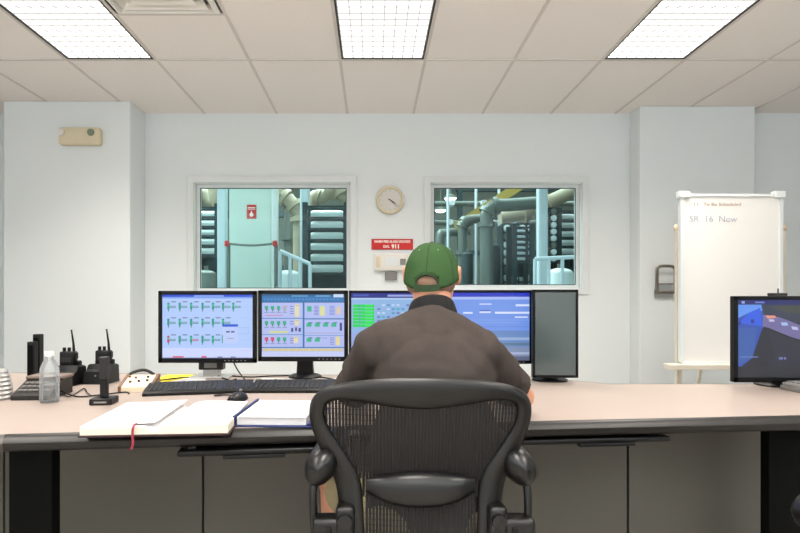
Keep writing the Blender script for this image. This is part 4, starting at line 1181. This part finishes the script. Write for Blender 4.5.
# shorts
b = MB()
b.ell(L(.15, 1.41, .545), (.158, .104, .105))
for s in (-1, 1):
    k2 = hip[s].lerp(kn[s], .80); b.cap_(hip[s], .092, k2, .080, flat=True); b.ell(hip[s], (.092,)*3)
fuse(b, 'shorts', 'shorts', man, .007, 4)
# shoes
for s in (-1, 1):
    b = MB(); b.ell(an[s]+Vector((0, .0, -.055)), (.040, .05, .045)); b.cap_(an[s]+Vector((0, .02, -.065)), .036, an[s]+Vector((0, .15, -.072)), .030)
    o = fuse(b, 'shoe', 'shoe', man, .006, 4)
# hair fringe below the cap
b = MB()
b.ell(H(0, -.030, -.018), (.0735, .078, .050), HR)
o = fuse(b, 'hair', 'hair', man, .005, 3, cut=lambda p: (HR.inverted() @ (p-hc)).y > .02 or (p-hc).z > .02)
# eyes
for s in (-1, 1): MB().ell(H(s*.03, .078, .004), (.011, .008, .007), HR).obj('eye', 'paper', man, True)

# cap: one crown with back opening, strap, seams, eyelets, button and brim
def capP(az, t, off=0):
    # az 0 = straight back (-y); t 0 rim .. 1 top
    rx, ry = .0795+off, .1030+off
    zr = -.004-.037*math.cos(az)   # rim dips at the back
    zt = .098+off
    ph = t*PI/2
    r_ = math.cos(ph)**.80
    z = zr+(zt-zr)*math.sin(ph)**1.0
    return Vector((rx*r_*math.sin(az), -ry*r_*math.cos(az)-.008, z))
NA, NT = 72, 20
bm = bmesh.new(); G = {}
def inside(az, t):
    a = az if az < PI else az-2*PI
    return (a/.36)**2+((t-.115)/.115)**2 < 1 and True
for i in range(NA):
    for j in range(NT):
        az = 2*PI*i/NA; G[i, j] = bm.verts.new(H(*capP(az, j/NT)))
top = bm.verts.new(H(*capP(0, 1)))
for i in range(NA):
    k = (i+1) % NA
    for j in range(NT-1):
        az = 2*PI*(i+.5)/NA; tt = (j+.5)/NT
        a = az if az < PI else az-2*PI
        if (a/.42)**2+((tt-.085)/.115)**2 < 1 and tt > .055: continue
        bm.faces.new((G[i, j], G[k, j], G[k, j+1], G[i, j+1]))
    bm.faces.new((G[i, NT-1], G[k, NT-1], top))
x = MB(); x.bm.free(); x.bm = bm
cr = x.obj('cap', 'cap', man, True, angle=180)
sm = cr.modifiers.new('t', 'SOLIDIFY'); sm.thickness = .0025; sm.offset = 1
def cappath(pts, r_, nm, m_, off=.002, n=8): return MB().tube([H(*capP(a, t, off)) for a, t in pts], r_, n).obj(nm, m_, cr, True)
for k in range(6):
    a = k*PI/3
    t0 = .21 if k == 0 else 0
    cappath([(a, t0+(1-t0)*j/24*.985) for j in range(25)], .0016, 'seam', 'capd')
# opening binding and strap
pts = []
for j in range(33):
    th = PI*j/32; pts.append((.40*math.cos(th), .07+.135*math.sin(th)))
cappath(pts, .0030, 'opening_binding', 'capd', .0015)
rg = []
for j in range(25):
    a = -.44+.88*j/24; P0 = H(*capP(a, -.02, .003)); P1 = H(*capP(a, .065, .003)); P2 = H(*capP(a, .065, .0065)); P3 = H(*capP(a, -.02, .0065)); rg.append([P0, P1, P2, P3])
MB().loft(rg).obj('strap', 'capd', cr, True)
MB().ell(H(0, -.008, .101), (.007, .007, .004)).obj('top_button', 'capd', cr, True)
for k in range(6):
    a = (k+.5)*PI/3
    MB().ell(H(*capP(a, .60, .003)), (.0026,)*3, sub=2).obj('eyelet', 'capl', cr, True)
rg = []
for j in range(21):
    a = -1+2*j/20; az = PI+a*.95; p0_ = capP(az, 0, -.001); ext = .072*(1-abs(a)**2.6)
    p1_ = p0_+Vector((math.sin(PI-az)*-.0+p0_.x*.10, ext, -.018*(ext/.072)-.012*abs(a)))
    p0_ = p0_+Vector((0, 0, .0)); up = Vector((0, 0, .004))
    rg.append([H(*p0_), H(*p1_), H(*(p1_+up)), H(*(p0_+up))])
MB().loft(rg).obj('brim', 'cap', cr, True)

# ================================================================ WORLD, CAMERA, VIEW
wd = bpy.data.worlds.new('World'); bpy.context.scene.world = wd; wd.use_nodes = True
wd.node_tree.nodes['Background'].inputs[0].default_value = (.6, .7, .75, 1); wd.node_tree.nodes['Background'].inputs[1].default_value = .05
cam = bpy.data.cameras.new('Camera'); co = bpy.data.objects.new('Camera', cam); C.objects.link(co)
co.location = (0, 0, EYE); co.rotation_euler = (PI/2, 0, 0)
cam.sensor_width = 36; cam.lens = F/800*36; cam.shift_x = (400-VX)/800; cam.shift_y = (VY-266.5)/800
cam.clip_start = .02; cam.clip_end = 60
sc = bpy.context.scene; sc.camera = co
sc.view_settings.view_transform = 'Standard'; sc.view_settings.look = 'None'; sc.view_settings.gamma = 1; sc.view_settings.use_curve_mapping = False
sc.view_settings.exposure = 0.13
